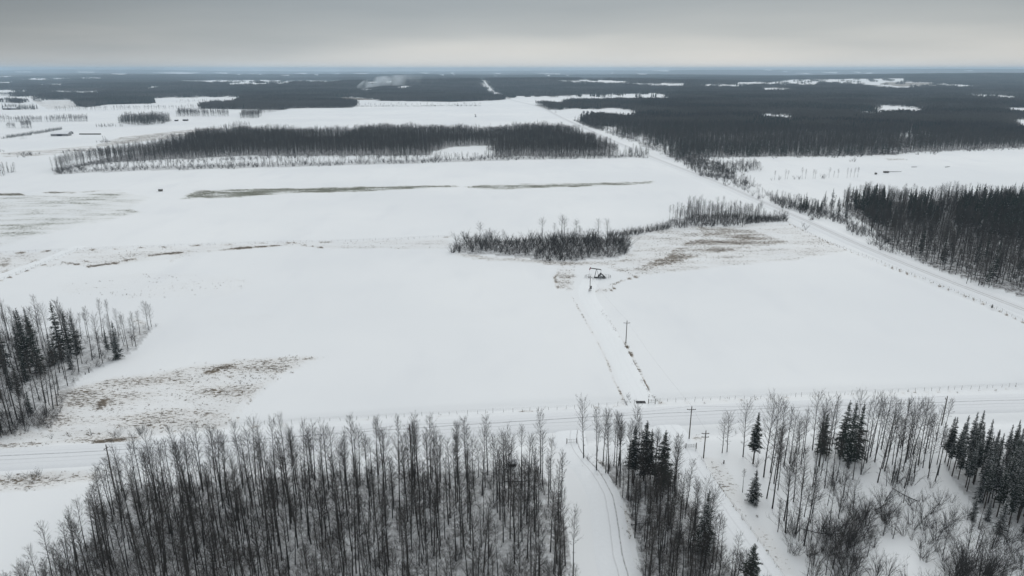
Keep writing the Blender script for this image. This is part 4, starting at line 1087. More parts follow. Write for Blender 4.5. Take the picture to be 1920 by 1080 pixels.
wood([(1073, 226), (1120, 243), (1180, 262), (1235, 287), (1290, 305), (1300, 300), (1245, 280), (1190, 258), (1125, 238), (1085, 224)], 4.5, {'shrub': .7, 'aspen': .3}, {'shrub': (3, 5), 'aspen': (7, 11)}, 'L', dens=lambda x, y, px, py: .9)
wood([(1150, 286), (1205, 284), (1213, 293), (1150, 295)], 6, {'aspen': .5, 'spruce': .5}, {'aspen': (7, 10), 'spruce': (7, 11)}, 'M')
wood([(470, 252), (515, 250), (515, 254), (470, 256)], 7, {'aspen': .6, 'shrub': .4}, {'aspen': (7, 12), 'shrub': (4, 5)}, 'M')
wood([(428, 243), (465, 238), (466, 242), (430, 247)], 6, {'aspen': 1}, {'aspen': (8, 12)}, 'M')
wood([(222, 231), (260, 236), (310, 232), (320, 226), (290, 222), (235, 224)], 4.8, {'aspen': .75, 'spruce': .25}, {'aspen': (10, 15), 'spruce': (10, 17)}, 'L')
wood([(305, 228), (322, 226), (322, 229), (307, 231)], 6, {'spruce': 1}, {'spruce': (5, 8)}, 'L')
wood([(180, 236), (217, 235), (217, 238), (180, 239)], 6.0, {'spruce': 1}, {'spruce': (4, 8)}, 'L')
wood([(222, 235), (230, 235), (230, 238), (222, 238)], 6.0, {'spruce': 1}, {'spruce': (5, 9)}, 'L')
wood([(330, 219), (365, 219), (430, 219), (428, 214), (335, 213)], 5.5, {'aspen': 1}, {'aspen': (10, 14)}, 'L', dens=lambda x, y, px, py: np.where(px < 368, 1, .6))
wood([(450, 222), (485, 222), (492, 217), (455, 216)], 4.5, {'aspen': 1}, {'aspen': (11, 14)}, 'L')
wood([(484, 214), (515, 210), (535, 206), (530, 205), (500, 208), (484, 211)], 6, {'aspen': 1}, {'aspen': (8, 12)}, 'L')
wood([(-200, 227.5), (80, 227.5), (80, 229), (-200, 229.4)], 4, {'aspen': 1}, {'aspen': (8, 13)}, 'L', dens=lambda x, y, px, py: .9 * (fbm(x * .02, y * .02, 7) > .38))
wood([(85, 226.5), (165, 226), (165, 228), (85, 228.6)], 4, {'aspen': 1}, {'aspen': (7, 14)}, 'L', dens=lambda x, y, px, py: .9)
wood([(12, 238), (30, 238), (30, 241), (12, 241)], 4.5, {'aspen': 1}, {'aspen': (7, 10)}, 'L')
wood([(40, 238), (60, 238), (60, 241), (40, 241)], 4.2, {'aspen': 1}, {'aspen': (12, 17)}, 'L')
wood([(5, 261), (60, 254), (117, 243), (117, 241), (50, 251), (5, 258.5)], 2.6, {'spruce': 1}, {'spruce': (3.2, 5.0)}, 'L')
wood([(34, 260), (55, 259), (55, 261), (34, 262)], 4.0, {'spruce': 1}, {'spruce': (2, 3.5)}, 'L')
wood([(190, 266), (215, 264), (213, 267), (192, 269)], 4.5, {'shrub': .7, 'aspen': .3}, {'shrub': (3, 4.5), 'aspen': (6, 9)}, 'L')
wood([(112, 284), (180, 281), (180, 285), (112, 287)], 5, {'shrub': 1}, {'shrub': (2.5, 4)}, 'L')
wood([(25, 289), (50, 286), (70, 290), (60, 295), (40, 294)], 5, {'shrub': 1}, {'shrub': (2.5, 4)}, 'L')
wood([(2, 283), (17, 283), (17, 285), (2, 285)], 4, {'shrub': 1}, {'shrub': (3, 4)}, 'L')
wood([(180, 276), (300, 262), (430, 242), (400, 243), (260, 258), (180, 272)], 8, {'shrub': 1}, {'shrub': (1.2, 2.6)}, 'L', dens=lambda x, y, px, py: .6)
wood([(-200, 330), (0, 329), (22, 328), (20, 322), (0, 320), (-200, 318)], 4.6, {'aspen': .6, 'spruce': .4}, {'aspen': (8, 11), 'spruce': (7, 10)}, 'L')
wood([(100, 322), (125, 318), (122, 327), (100, 328)], 4, {'shrub': .8, 'aspen': .2}, {'shrub': (4, 5.5), 'aspen': (6, 9)}, 'L')
wood([(665, 199.2), (905, 198.2), (905, 199.4), (665, 200.4)], 6, {'shrub': .6, 'aspen': .4}, {'shrub': (3, 5), 'aspen': (6, 11)}, 'L', dens=lambda x, y, px, py: .75)
wood([(100, 206), (370, 203), (370, 205), (100, 208)], 8, {'aspen': 1}, {'aspen': (7, 11)}, 'L', dens=lambda x, y, px, py: .62)
wood([(4, 202), (72, 203), (72, 206), (4, 206)], 8, {'spruce': 1}, {'spruce': (10, 14)}, 'L')
wood([(270, 192), (286, 191), (286, 195), (270, 196)], 9, {'spruce': 1}, {'spruce': (10, 14)}, 'L')
wood([(330, 192), (440, 190), (440, 191), (330, 194)], 9, {'aspen': 1}, {'aspen': (7, 11)}, 'L', dens=lambda x, y, px, py: .35)
wood([(300, 246), (620, 237), (1050, 231), (1050, 232), (620, 239), (300, 248)], 16, {'shrub': 1}, {'shrub': (2, 3.5)}, 'L', dens=lambda x, y, px, py: .25)

# --- the wide forest: trees to 1.3 km, clumps beyond
def wide_forest():
    # single trees at its near edge
    x, y = np.meshgrid(np.arange(-300, 1250, 4.0), np.arange(700, 1260, 4.0))
    x = x.ravel() + rng.uniform(-2.5, 2.5, x.size); y = y.ravel() + rng.uniform(-2.5, 2.5, y.size)
    px, py, d = proj(x, y, 0)
    r = np.hypot(x, y)
    m = forest_far(px, py) & (py > 184) & (r < 1250) & (px > 900)
    for a, b in zip(x[m], y[m]):
        con = random.random() < .06 + .30 * (fbm(np.array([a * .008]), np.array([b * .008]), 14)[0] > .55)
        add('spruce' if con else 'aspen', a, b, random.uniform(9.5, 14.5), region='L')
    def band(r0, r1, sp, key, npick, name, label):
        g = np.arange(-r1, r1, sp)
        gx, gy = np.meshgrid(g, np.arange(0, r1, sp))
        gx = gx.ravel(); gy = gy.ravel()
        r = np.hypot(gx, gy); a = np.degrees(np.arctan2(gx, gy))
        k = (r > r0) & (r < r1) & (np.abs(a) < 46)
        x = gx[k] + rng.uniform(-.45, .45, k.sum()) * sp; y = gy[k] + rng.uniform(-.45, .45, k.sum()) * sp
        z = hills(x, y); px, py, d = proj(x, y, z)
        m = forest_far(px, py) | ((rng.random(len(px)) < .045) & (py < 183))
        x, y, z = x[m], y[m], z[m]
        dr = np.full(len(x), 99.); q = np.hypot(x, y) < 5200
        dr[q] = dist_line(x[q], y[q], W_NS)
        m = dr > 13 + (11 if key == 'clumpA' else 22) * .6
        x, y, z = x[m], y[m], z[m]
        s = np.clip(fbm(x / 190, y / 190, 17) * 1.9 - .45, 0, .999)
        pick = np.clip((s * npick + rng.uniform(-1.0, 1.0, len(x))), 0, npick - 1).astype(int)
        h = .72 + .5 * fbm(x / 120, y / 120, 5) + rng.uniform(-.06, .06, len(x))
        turn = np.stack([0 * x, 0 * x, rng.uniform(0, 6.28, len(x))], 1)
        size = np.stack([0 * h + 1, 0 * h + 1, h], 1)
        scatter(name, key, np.stack([x, y, z - .2], 1), pick, turn, size, label, 'forest')
        return len(x)
    n1 = band(1235, 2600, 12.5, 'clumpA', 6, 'distant_forest', 'dark mixed forest filling the plain beyond the snowy fields')
    n2 = band(2590, 9500, 33, 'clumpB', 4, 'far_forest', 'blue-grey forest reaching to the low hills on the horizon')
    print('clumps', n1, n2)
wide_forest()

# --- planting: the 300 that show largest of each kind are things of their own, the rest is woodland stuff
GROUPS = {'A': 'in the dense wood at the bottom of the picture', 'B': 'in the strip of trees between the two lanes', 'C': 'in the open brushy wood at the lower right',
          'D': 'in the dense spruce stand at the right edge', 'E': 'in the left-hand wood beside the snowfield', 'F': 'in the brushy copse behind the pumpjack',
          'G': 'in the copse beside the right-hand road', 'H': 'in the large wood right of the straight road', 'roadside': 'beside the straight road running to the horizon',
          'field': 'in the open field at the right', 'ditch': 'scattered along the ditch and fence', 'M': 'in the long wood across the middle distance', 'L': 'in the far woods', 'hero': 'standing apart'}
KIND = {'aspen': ('aspen_tree', 'bare grey aspen', 'tree'), 'spruce': ('spruce_tree', 'dark green spruce', 'tree'), 'shrub': ('shrub', 'leafless grey-brown shrub', 'shrub')}
SHORT = {'aspen': 'bare aspen', 'spruce': 'dark spruce', 'shrub': 'leafless shrub'}
ORD = 'first second third fourth fifth sixth seventh eighth ninth tenth eleventh twelfth thirteenth fourteenth fifteenth sixteenth seventeenth eighteenth nineteenth twentieth twenty-first twenty-second twenty-third twenty-fourth twenty-fifth twenty-sixth'.split()
PLACE = {'A': 'the bottom wood', 'B': 'the tree strip between lanes', 'C': 'the lower right brushy wood', 'D': 'the dense spruce stand', 'E': 'the left-hand wood',
         'F': 'the copse behind the pumpjack', 'G': 'the copse by the straight road', 'H': 'the large right wood', 'roadside': 'the roadside growth', 'field': 'the right-hand field',
         'ditch': 'the ditch and fence growth', 'M': 'the long middle-distance wood', 'L': 'the far woods', 'hero': 'the open snow'}
NV = {'aspen': 15.0, 'spruce': 12.0, 'shrub': 4.0}
for kind, recs in PL.items():
    X = np.array([r['x'] for r in recs]); Y = np.array([r['y'] for r in recs]); Hh = np.array([r['h'] for r in recs])
    Zg = hills(X, Y)
    bx, by, d = proj(X, Y, Zg); tx, ty, d2 = proj(X, Y, Zg + Hh)
    inside = (d > 1) & (tx > 0) & (tx < 1920) & (ty < 1075) & (by > 0)
    vis = np.minimum(by, 1080) - ty
    score = np.where(inside, vis, -1)
    for i, r in enumerate(recs):
        if r['label'] and score[i] > 0: score[i] += 1000
    order = np.argsort(-score)
    chosen = [i for i in order[:300] if score[i] > 4]
    ch = set(chosen)
    nm, lab, cat = KIND[kind]
    cells = {}
    for reg in set(recs[i]['region'] for i in chosen):
        ids = [i for i in chosen if recs[i]['region'] == reg and not recs[i]['label']]
        if not ids: continue
        bxs = np.array([bx[i] for i in ids]); bys = np.array([by[i] for i in ids]); hs = np.array([recs[i]['h'] for i in ids])
        nx = 1 if len(ids) < 6 else 3 if len(ids) < 60 else 6
        ny = 1 if len(ids) < 9 else 2 if len(ids) < 60 else 4
        qx = np.quantile(bxs, [k / nx for k in range(1, nx)]); qy = np.quantile(bys, [k / ny for k in range(1, ny)]); qh = np.quantile(hs, [.34, .67])
        cols = {1: [''], 3: ['left part', 'middle part', 'right part'], 6: ['far left end', 'left part', 'left middle part', 'right middle part', 'right part', 'far right end']}[nx]
        rows = {1: [''], 2: ['back rows', 'front rows'], 4: ['hindmost row', 'second row back', 'nearer row', 'nearest row']}[ny]
        for i in ids:
            key = (reg, cols[int(np.searchsorted(qx, bx[i]))], rows[int(np.searchsorted(qy, by[i]))], ('short', 'medium', 'tall')[int(np.searchsorted(qh, recs[i]['h']))] if len(ids) > 8 else '')
            cells.setdefault(key, []).append(i)
    auto = {}
    for (reg, c_, r_, h_), ids in cells.items():
        ids.sort(key=lambda i: bx[i]); n_ = len(ids)
        for k, i in enumerate(ids):
            ordn = '' if n_ == 1 else ('left ', 'right ')[k] if n_ == 2 else ('left ', 'middle ', 'right ')[k] if n_ == 3 else ('leftmost ' if k == 0 else 'rightmost ' if k == n_ - 1 else ORD[min(k, len(ORD) - 1)] + '-from-left ')
            where = ', '.join(w for w in (r_, c_) if w)
            auto[i] = ' '.join((ordn + h_ + ' ' + SHORT[kind] + ', ' + (where + ' of ' if where else 'in ') + PLACE[reg]).split())
    for i in chosen:
        r = recs[i]; s = r['h'] / NV[kind]
        label = r['label'] or auto[i]
        grp = None if r['label'] else '%s trees %s' % (kind, GROUPS[r['region']]) if kind != 'shrub' else 'shrubs %s' % GROUPS[r['region']]
        zz = float(Zg[i]) - .15; far_ = math.hypot(r['x'], r['y'])
        tilt = (random.gauss(0, .03), random.gauss(0, .03)) if kind != 'spruce' else (random.gauss(0, .012), random.gauss(0, .012))
        if kind == 'shrub':
            o = link(nm, ME_B[r['pick']] if far_ < 300 else ME_B1[r['pick'] % 4]); o['label'] = label; o['category'] = cat
            if grp: o['group'] = grp
            o.location = (r['x'], r['y'], zz)
        else:
            o = thing(nm, label, cat, (r['x'], r['y'], zz), 0, grp)
            if kind == 'aspen':
                k_ = r['pick']
                if far_ < 320: link('trunk', ME_TRUNK[k_], o); link('crown', ME_CROWN[k_], o)
                else:
                    k_ = random.choice([0, 2, 3, 7]); link('trunk', ME_TRUNK1[k_], o); link('crown', ME_CROWN1[k_], o)
            else:
                A_, B_, C_ = (ME_ST, ME_SC, ME_SS) if far_ < 320 else (ME_ST1, ME_SC1, ME_SS1)
                k_ = r['pick'] % len(A_)
                link('trunk', A_[k_], o); c_ = link('crown', B_[k_], o); link('snow_load', C_[k_], c_, kind='stuff')
        w = s if kind != 'aspen' else .35 * 1.0 + .65 * s
        w *= r['wid']
        o.scale = (w, w, s); o.rotation_euler = (tilt[0], tilt[1], r['rz'])
    rest = [i for i in range(len(recs)) if i not in ch]
    rest = np.array(rest, int)
    R = np.hypot(X, Y)
    levels = [(0, 300, '2'), (300, 720, '1'), (720, 1e9, '0')] if kind != 'shrub' else [(0, 300, '2'), (300, 1e9, '1')]
    for r0, r1, lv in levels:
        idx = rest[(R[rest] >= r0) & (R[rest] < r1)]
        if not len(idx): continue
        key = {'aspen': 'aspen', 'spruce': 'spruce', 'shrub': 'bush'}[kind] + lv
        n = len(LIB[key].objects)
        s = Hh[idx] / NV[kind]
        w = s if kind != 'aspen' else .35 + .65 * s
        pk = np.array([recs[i]['pick'] for i in idx]) % n
        turn = np.stack([rng.normal(0, .03, len(idx)), rng.normal(0, .03, len(idx)), rng.uniform(0, 6.28, len(idx))], 1)
        lbl = {'2': 'thinner growth filling the near woods', '1': 'growing in the woods of the middle distance', '0': 'massed in the distant woods'}[lv]
        scatter({'aspen': 'aspen_wood', 'spruce': 'spruce_wood', 'shrub': 'undergrowth'}[kind], key, np.stack([X[idx], Y[idx], Zg[idx] - .15], 1), pk, turn, np.stack([w, w, s], 1),
                '%s %s' % ({'aspen': 'bare grey aspens', 'spruce': 'dark spruces', 'shrub': 'leafless grey shrubs'}[kind], lbl), {'aspen': 'trees', 'spruce': 'trees', 'shrub': 'shrubs'}[kind])
    print(kind, len(recs), 'things', len(chosen))

# --- grass tufts where the grass shows through
def tufts():
    P = []
    for (x0, x1, y0, y1, sp) in ((-240, 260, 95, 330, .9), (-320, 330, 330, 480, 1.6)):
        x, y = np.meshgrid(np.arange(x0, x1, sp), np.arange(y0, y1, sp))
        x = x.ravel() + rng.uniform(-.5, .5, x.size) * sp; y = y.ravel() + rng.uniform(-.5, .5, x.size) * sp
        px, py, d = proj(x, y, 0)
        m = (px > -150) & (px < 2070) & (py < 1250)
        x, y, px, py = x[m], y[m], px[m], py[m]
        c, g = grass_cover(x, y, px, py)
        n1 = fbm(x * .35, y * .8, 41, 4) * .6 + fbm(x * .06, y * .1, 44, 3) * .4
        keep = (n1 > .66 - .30 * c) & (c > .16) & (rng.random(len(x)) < .08 + .8 * c) & (g < .9)
        P.append(np.stack([x[keep], y[keep]], 1))
    P = np.vstack(P); n = len(P)
    s = rng.uniform(.45, 1.15, n)
    scatter('dry_grass', 'tuft', np.column_stack([P, np.full(n, -.06)]), rng.integers(0, 5, n), np.stack([0 * s, 0 * s, rng.uniform(0, 6.28, n)], 1), np.stack([s * 1.2, s * 1.2, s], 1),
            'brown dry grass sticking out of the snow along ditches and field edges', 'grass')
    print('tufts', n)
tufts()

# ------------------------------------------------------------------ utility poles and wires
def utility_pole(bx, by, ty, label, arm=True, transformer=False, rz=0.0, armlen=2.4, double=False):
    x, y = G(bx, by)
    t = (ty - 540) / FPX
    h = (-t * y * CP - y * SP) / (CP + (-t) * SP) + CAM_H
    o = thing('utility_pole', label, 'utility pole', (x, y, -.1), rz, 'utility poles along the road and lease')
    b = MB(); b.tube([(0, 0, -.5), (0, 0, h)], [.17, .12], 8, 0, True); link('pole', b.mesh('pole', [M['wood']]), o)
    tips = []
    zs = [h - .9] + ([h - 1.9] if double else [])
    if arm:
        for z in zs:
            b = MB(); b.box((-armlen / 2, .11, z - .06), (armlen / 2, .23, z + .06)); ca = link('crossarm', b.mesh('crossarm', [M['wood']]), o)
            br = MB(); br.beam((0, .24, z - .65), (armlen * .32, .24, z - .05), .03, .03); br.beam((0, .24, z - .65), (-armlen * .32, .24, z - .05), .03, .03); link('brace', br.mesh('brace', [M['wire']]), o)
            for sx in (-1, 1):
                i = MB(); i.tube([(sx * (armlen / 2 - .12), .17, z + .06), (sx * (armlen / 2 - .12), .17, z + .14), (sx * (armlen / 2 - .12), .17, z + .24)], [.03, .07, .05], 8, 0, True)
                link('insulator', i.mesh('insulator', [M['insul']]), ca)
    i = MB(); i.tube([(0, 0, h), (0, 0, h + .1), (0, 0, h + .22)], [.04, .08, .05], 8, 0, True); link('insulator', i.mesh('insulator', [M['insul']]), o)
    if transformer:
        c = MB(); c.tube([(.32, 0, h - 2.6), (.32, 0, h - 1.7)], [.21, .21], 10, 0, True); link('transformer', c.mesh('transformer', [M['galv']]), o)
    return np.array([x, y, h + .1])
T1 = utility_pole(1173.5, 643, 601, 'thin wooden pole with crossarm beside the lease road in the snowfield')
T2 = utility_pole(1292, 822, 762, 'wooden pole with crossarm at the crossing of road and east lane')
T3 = utility_pole(1319, 858, 807, 'shorter wooden pole with two short arms beside the metal gate', armlen=1.9, double=True)
T4 = utility_pole(1766, 794, 743, 'leaning-looking wooden pole just left of the dense spruce stand', armlen=1.8, rz=1.3)
T5 = utility_pole(214, 912, 834, 'wooden pole rising through the trees at the left end of the bottom wood', armlen=1.2, rz=1.2)
T6 = utility_pole(773, 900, 796, 'wooden pole hidden among the aspens of the bottom wood', armlen=1.2, rz=1.4)
T7 = utility_pole(1106, 546, 517, 'pole with dark control box at the foot standing by the pumpjack', armlen=1.6, double=False)
def wire_span(a, b, label, sag=.8, r=.016):
    m = MB(); pts = []
    for k in range(25):
        t = k / 24; p = a + (b - a) * t; p = p.copy(); p[2] -= sag * 4 * t * (1 - t); pts.append(p)
    m.tube(pts, [r] * 25, 4)
    link('overhead_wire', m.mesh('overhead_wire', [M['wire']]), label=label, category='wire', group='overhead wires between the poles')
d46 = (T2 - T6)
E = T4 + (T4 - T2) * .9
W = T5 + (T5 - T6) * .6
wire_span(T5, T6, 'overhead wire between the left end pole and the pole in the bottom wood', 1.2)
wire_span(T6, T2, 'overhead wire between the pole in the wood and the crossing pole', 1.2)
wire_span(T2, T4, 'overhead wire between the crossing pole and the pole by the spruce stand', 1.2)
wire_span(T2, T1, 'overhead wire from the crossing pole up to the lease road pole', 1.0, .012)
wire_span(T1, T7, 'overhead wire from the lease road pole to the pumpjack pole', 1.0, .012)
wire_span(T2, T3, 'short overhead wire between the crossing pole and the short pole', .3, .012)

# ------------------------------------------------------------------ fences
post_me = MB(); post_me.tube([(0, 0, -.3), (0, 0, 1.15)], [.05, .04], 5, 0, True); post_me = post_me.mesh('post', [M['wood']])
def fence(pts, sp, label, skip=()):
    W_ = resample(wpoly(pts), 2.0)
    seg = np.linalg.norm(np.diff(W_, axis=0), axis=1); s = np.concatenate([[0], np.cumsum(seg)])
    n = int(s[-1] / sp)
    at = np.linspace(0, s[-1], n + 1)
    xs = np.interp(at, s, W_[:, 0]); ys = np.interp(at, s, W_[:, 1])
    o = thing('fence', label, 'fence', (float(xs[0]), float(ys[0]), 0))
    ox, oy = xs[0], ys[0]
    for i in range(n + 1):
        p = link('post', post_me, o)
        p.location = (xs[i] - ox + random.uniform(-.45, .45), ys[i] - oy, random.uniform(-.25, 0)); p.rotation_euler = (random.gauss(0, .05), random.gauss(0, .05), random.random() * 3)
        p.scale = (.9, .9, random.uniform(.6, 1.12))
    for z in (.35, .65, .95):
        b = MB(); b.tube([(xs[i] - ox, ys[i] - oy, z + random.uniform(-.02, .02)) for i in range(n + 1)], [.009] * (n + 1), 3)
        link('wire', b.mesh('wire', [M['wire']]), o)
fence([(440, 798), (640, 786), (1050, 766), (1188, 757)], 2.6, 'post and wire fence between the road and the left snowfield')
fence([(1222, 753), (1500, 742), (1920, 723), (2300, 712)], 2.6, 'post and wire fence between the road and the right snowfield')
fence([(1477, 418), (1553, 454), (1623, 481), (1753, 531), (1860, 574), (1920, 603), (2100, 675)], 3.0, 'fence along the left side of the straight road')
fence([(145, 467.5), (480, 455.5), (640, 452.5), (845, 443.5)], 3.6, 'long fence between the two left snowfields')
fence([(-100, 477), (0, 474.5), (125, 468.5)], 3.6, 'short fence left of the gap between the left fields')
fence([(-120, 570), (0, 525), (95, 489), (145, 468)], 3.4, 'fence slanting down to the left edge from the gap')
fence([(1303, 846), (1340, 902), (1393, 975), (1467, 1082), (1600, 1290)], 4.0, 'fence along the right side of the east lane')

# gates and cattle guard
def pipe(b, p, q, r=.035): b.cyl(p, q, r, 6)
def gate(bx, by, L, rz, label, posts=True, h=1.25, rails=5):
    x, y = G(bx, by)
    o = thing('gate', label, 'gate', (x, y, 0), rz)
    for k in range(rails):
        b = MB(); z = .35 + (h - .35) * k / (rails - 1); pipe(b, (0, 0, z), (L, 0, z), .03); link('rail', b.mesh('rail', [M['steel']]), o)
    b = MB()
    for k in range(5): pipe(b, (L * k / 4, 0, .33), (L * k / 4, 0, h + .02), .026)
    link('upright', b.mesh('upright', [M['steel']]), o)
    for xx in (-.2, L + .2):
        b = MB(); b.tube([(xx, 0, -.3), (xx, 0, 1.6)], [.11, .10], 6, 0, True); link('gate_post', b.mesh('gate_post', [M['wood']]), o)
gate(1287, 841, 2.4, .06, 'small grey barred metal gate beside the east lane')
gate(1217, 757, 1.6, -.03, 'low pipe gate at the right side of the lease road entrance', rails=2)
gate(1064, 832, 2.3, .12, 'thin pipe rail at the mouth of the west lane', rails=2)
x, y = G(1193, 755)
o = thing('cattle_guard', 'dark cattle guard bars across the entrance of the lease road', 'cattle guard', (x, y, .05), .0)
for k in range(7):
    b = MB(); b.cyl((0, .22 * k - .66, .17), (2.7, .22 * k - .66, .17), .05, 6); link('bar', b.mesh('bar', [M['darksteel']]), o)
for xx in (0, 1.35, 2.7):
    b = MB(); b.box((xx - .05, -.7, -.1), (xx + .05, .7, .115)); link('bearer', b.mesh('bearer', [M['darksteel']]), o)

# ------------------------------------------------------------------ pumpjack (x runs from the well to the engine end)
def pumpjack(loc, rz, label, s=1.0):
    o = thing('pumpjack', label, 'pumpjack', loc, rz); o.scale = (s, s, s)
    b = MB()
    for yy in (-.75, .75): b.box((.2, yy - .12, .0), (6.2, yy + .12, .35))
    for xx in (.3, 2.0, 3.8, 6.0): b.box((xx - .1, -.63, .05), (xx + .1, .63, .30))
    link('base_skid', b.mesh('base_skid', [M['darksteel']]), o)
    top = np.array((1.35, 0, 4.55))
    b = MB()
    for yy in (-.8, .8): b.beam((.45, yy, .35), top + (-.08, yy * .15, 0), .22, .22)
    b.beam((.6, -.6, 1.6), (.6, .6, 1.6), .1, .1)
    b.beam((2.75, 0, .35), top + (.1, 0, 0), .16, .16)
    b.box((1.1, -.3, 4.5), (1.6, .3, 4.7))
    link('samson_post', b.mesh('samson_post', [M['steel']]), o)
    bt = np.array((-1.75, 0, 5.12)); be = np.array((3.65, 0, 4.50))
    b = MB(); b.beam(bt, be, .26, .34); b.beam(bt + (0, 0, .2), be + (0, 0, .2), .34, .05); b.beam(bt - (0, 0, .2), be - (0, 0, .2), .34, .05)
    link('walking_beam', b.mesh('walking_beam', [M['steel']]), o)
    # horsehead: curved face, real thickness
    pr = [(-1.75, 5.75), (-2.12, 5.35), (-2.33, 4.85), (-2.38, 4.35), (-2.30, 3.95), (-2.05, 4.0), (-1.80, 4.75), (-1.60, 5.0), (-1.55, 5.3)]
    b = MB(); n = len(pr); k = 0
    b.v += [(p[0], -.17, p[1]) for p in pr] + [(p[0], .17, p[1]) for p in pr]
    b.f += [tuple(range(n)), tuple(reversed(range(n, 2 * n)))] + [(i, i + n, (i + 1) % n + n, (i + 1) % n) for i in range(n)]; b.m += [0] * (n + 2)
    link('horsehead', b.mesh('horsehead', [M['red']]), o)
    b = MB(); b.cyl((-2.37, -.09, 4.3), (-2.40, -.09, 2.2), .02, 5); b.cyl((-2.37, .09, 4.3), (-2.40, .09, 2.2), .02, 5); b.box((-2.5, -.15, 2.1), (-2.3, .15, 2.2)); b.cyl((-2.4, 0, 2.2), (-2.4, 0, .9), .03, 6)
    link('bridle', b.mesh('bridle', [M['wire']]), o)
    b = MB(); b.box((3.5, -.65, 4.15), (3.8, .65, 4.32)); link('equalizer', b.mesh('equalizer', [M['darksteel']]), o)
    for yy in (-.62, .62):
        b = MB(); b.beam((3.65, yy, 4.2), (3.55, yy, 1.95), .09, .09); link('pitman_arm', b.mesh('pitman_arm', [M['steel']]), o)
        b = MB(); b.beam((2.55, yy * .86, 1.45), (3.7, yy * .86, 2.1), .14, .28)
        link('crank', b.mesh('crank', [M['darksteel']]), o)
        b = MB(); pr2 = [(3.0, 2.35), (3.75, 2.75), (4.05, 2.2), (3.3, 1.35), (2.9, 1.5)]
        n2 = len(pr2); a, c = yy * .86 - .09, yy * .86 + .09
        b.v += [(p[0], a, p[1]) for p in pr2] + [(p[0], c, p[1]) for p in pr2]
        b.f += [tuple(reversed(range(n2))), tuple(range(n2, 2 * n2))] + [(i, (i + 1) % n2, (i + 1) % n2 + n2, i + n2) for i in range(n2)]; b.m += [0] * (n2 + 2)
        link('counterweight', b.mesh('counterweight', [M['darksteel']]), o)
    b = MB(); b.box((2.2, -.42, .9), (3.2, .42, 1.75)); b.box((2.05, -.3, .35), (3.3, .3, .9)); link('gearbox', b.mesh('gearbox', [M['darksteel']]), o)
    b = MB(); b.box((2.6, -.98, .38), (4.3, -.88, 1.45)); link('belt_guard', b.mesh('belt_guard', [M['galv']]), o)
    b = MB()
    for yy in (-.7, .7): b.beam((4.0, yy, 2.05), (6.0, yy, .42), .16, .3)
    b.beam((4.0, -.62, 2.05), (4.0, .62, 2.05), .14, .14)
    link('rear_frame', b.mesh('rear_frame', [M['steel']]), o)
    b = MB(); b.cyl((4.4, -.35, .75), (5.2, -.35, .75), .32, 10); b.box((4.3, -.5, .35), (5.3, .5, .5)); link('motor', b.mesh('motor', [M['darksteel']]), o)
    b = MB(); b.cyl((-2.4, 0, -.1), (-2.4, 0, .5), .16, 8); b.cyl((-2.4, 0, .5), (-2.4, 0, .9), .1, 8); b.cyl((-2.75, 0, .35), (-1.9, 0, .35), .07, 6); link('wellhead', b.mesh('wellhead', [M['darksteel']]), o)
    b = MB()
    for k in range(9): b.box((.62 + .035 * k, -.62, .7 + .38 * k), (.66 + .035 * k, -.42, .73 + .38 * k))
    link('ladder', b.mesh('ladder', [M['steel']]), o)
    return o
px_, py_ = G(1115.5, 520.5)
pumpjack((px_ - .6, py_, -.05), math.radians(-6), 'dark oil pumpjack with red horsehead on the snowy pad', .92)
gx, gy = G(891, 219.5)
pumpjack((gx, gy, 0), math.radians(78), 'tiny distant pumpjack seen end-on in the far big snowfield', 1.15)
# pipe guard rail round the well
cx, cy = px_ + 1.4, py_
o = thing('guard_rail', 'low pipe rail guarding the pumpjack on three sides', 'guard rail', (cx, cy, 0))
ring = []
for k in range(22):
    a = 2 * math.pi * k / 22; ring.append((6.1 * math.cos(a) * (1 + .05 * math.sin(3 * a)), 2.9 * math.sin(a), 0))
for k, p in enumerate(ring):
    if k % 22 in (4, 5, 6, 7): continue
    b = MB(); b.cyl((0, 0, -.1), (0, 0, 1.05), .045, 6); q = link('post', b.mesh('post', [M['steel']]), o); q.location = p
b = MB()
for k in range(22):
    if k in (4, 5, 6): continue
    p, q = ring[k], ring[(k + 1) % 22]
    b.cyl((p[0], p[1], 1.0), (q[0], q[1], 1.0), .035, 5); b.cyl((p[0], p[1], .55), (q[0], q[1], .55), .03, 5)
link('rail', b.mesh('rail', [M['steel']]), o)
# control cabinet by the pole
x, y = G(1107, 545)
o = thing('control_cabinet', 'dark electrical cabinet on a stand at the foot of the pumpjack pole', 'cabinet', (x + .25, y - .2, 0))
b = MB(); b.box((-.3, -.2, .9), (.3, .2, 2.3)); link('cabinet_box', b.mesh('cabinet_box', [M['darksteel']]), o)
for xx in (-.25, .25):
    b = MB(); b.box((xx - .04, -.04, -.2), (xx + .04, .04, .9)); link('leg', b.mesh('leg', [M['steel']]), o)
b = MB(); b.box((-.25, -.212, 1.0), (.25, -.205, 2.2)); link('door', b.mesh('door', [M['steel']]), o)
x, y = G(1104, 546.5)
o = thing('valve_riser', 'bent pipe riser with valve left of the control cabinet', 'pipe', (x, y, 0))
b = MB(); b.tube([(0, 0, -.2), (0, 0, 1.0), (.25, 0, 1.35), (.6, 0, 1.4)], [.09] * 4, 8, 0, True); link('pipe', b.mesh('pipe', [M['darksteel']]), o)
b = MB(); b.cyl((0, -.2, .7), (0, .2, .7), .12, 8); link('valve', b.mesh('valve', [M['red']]), o)

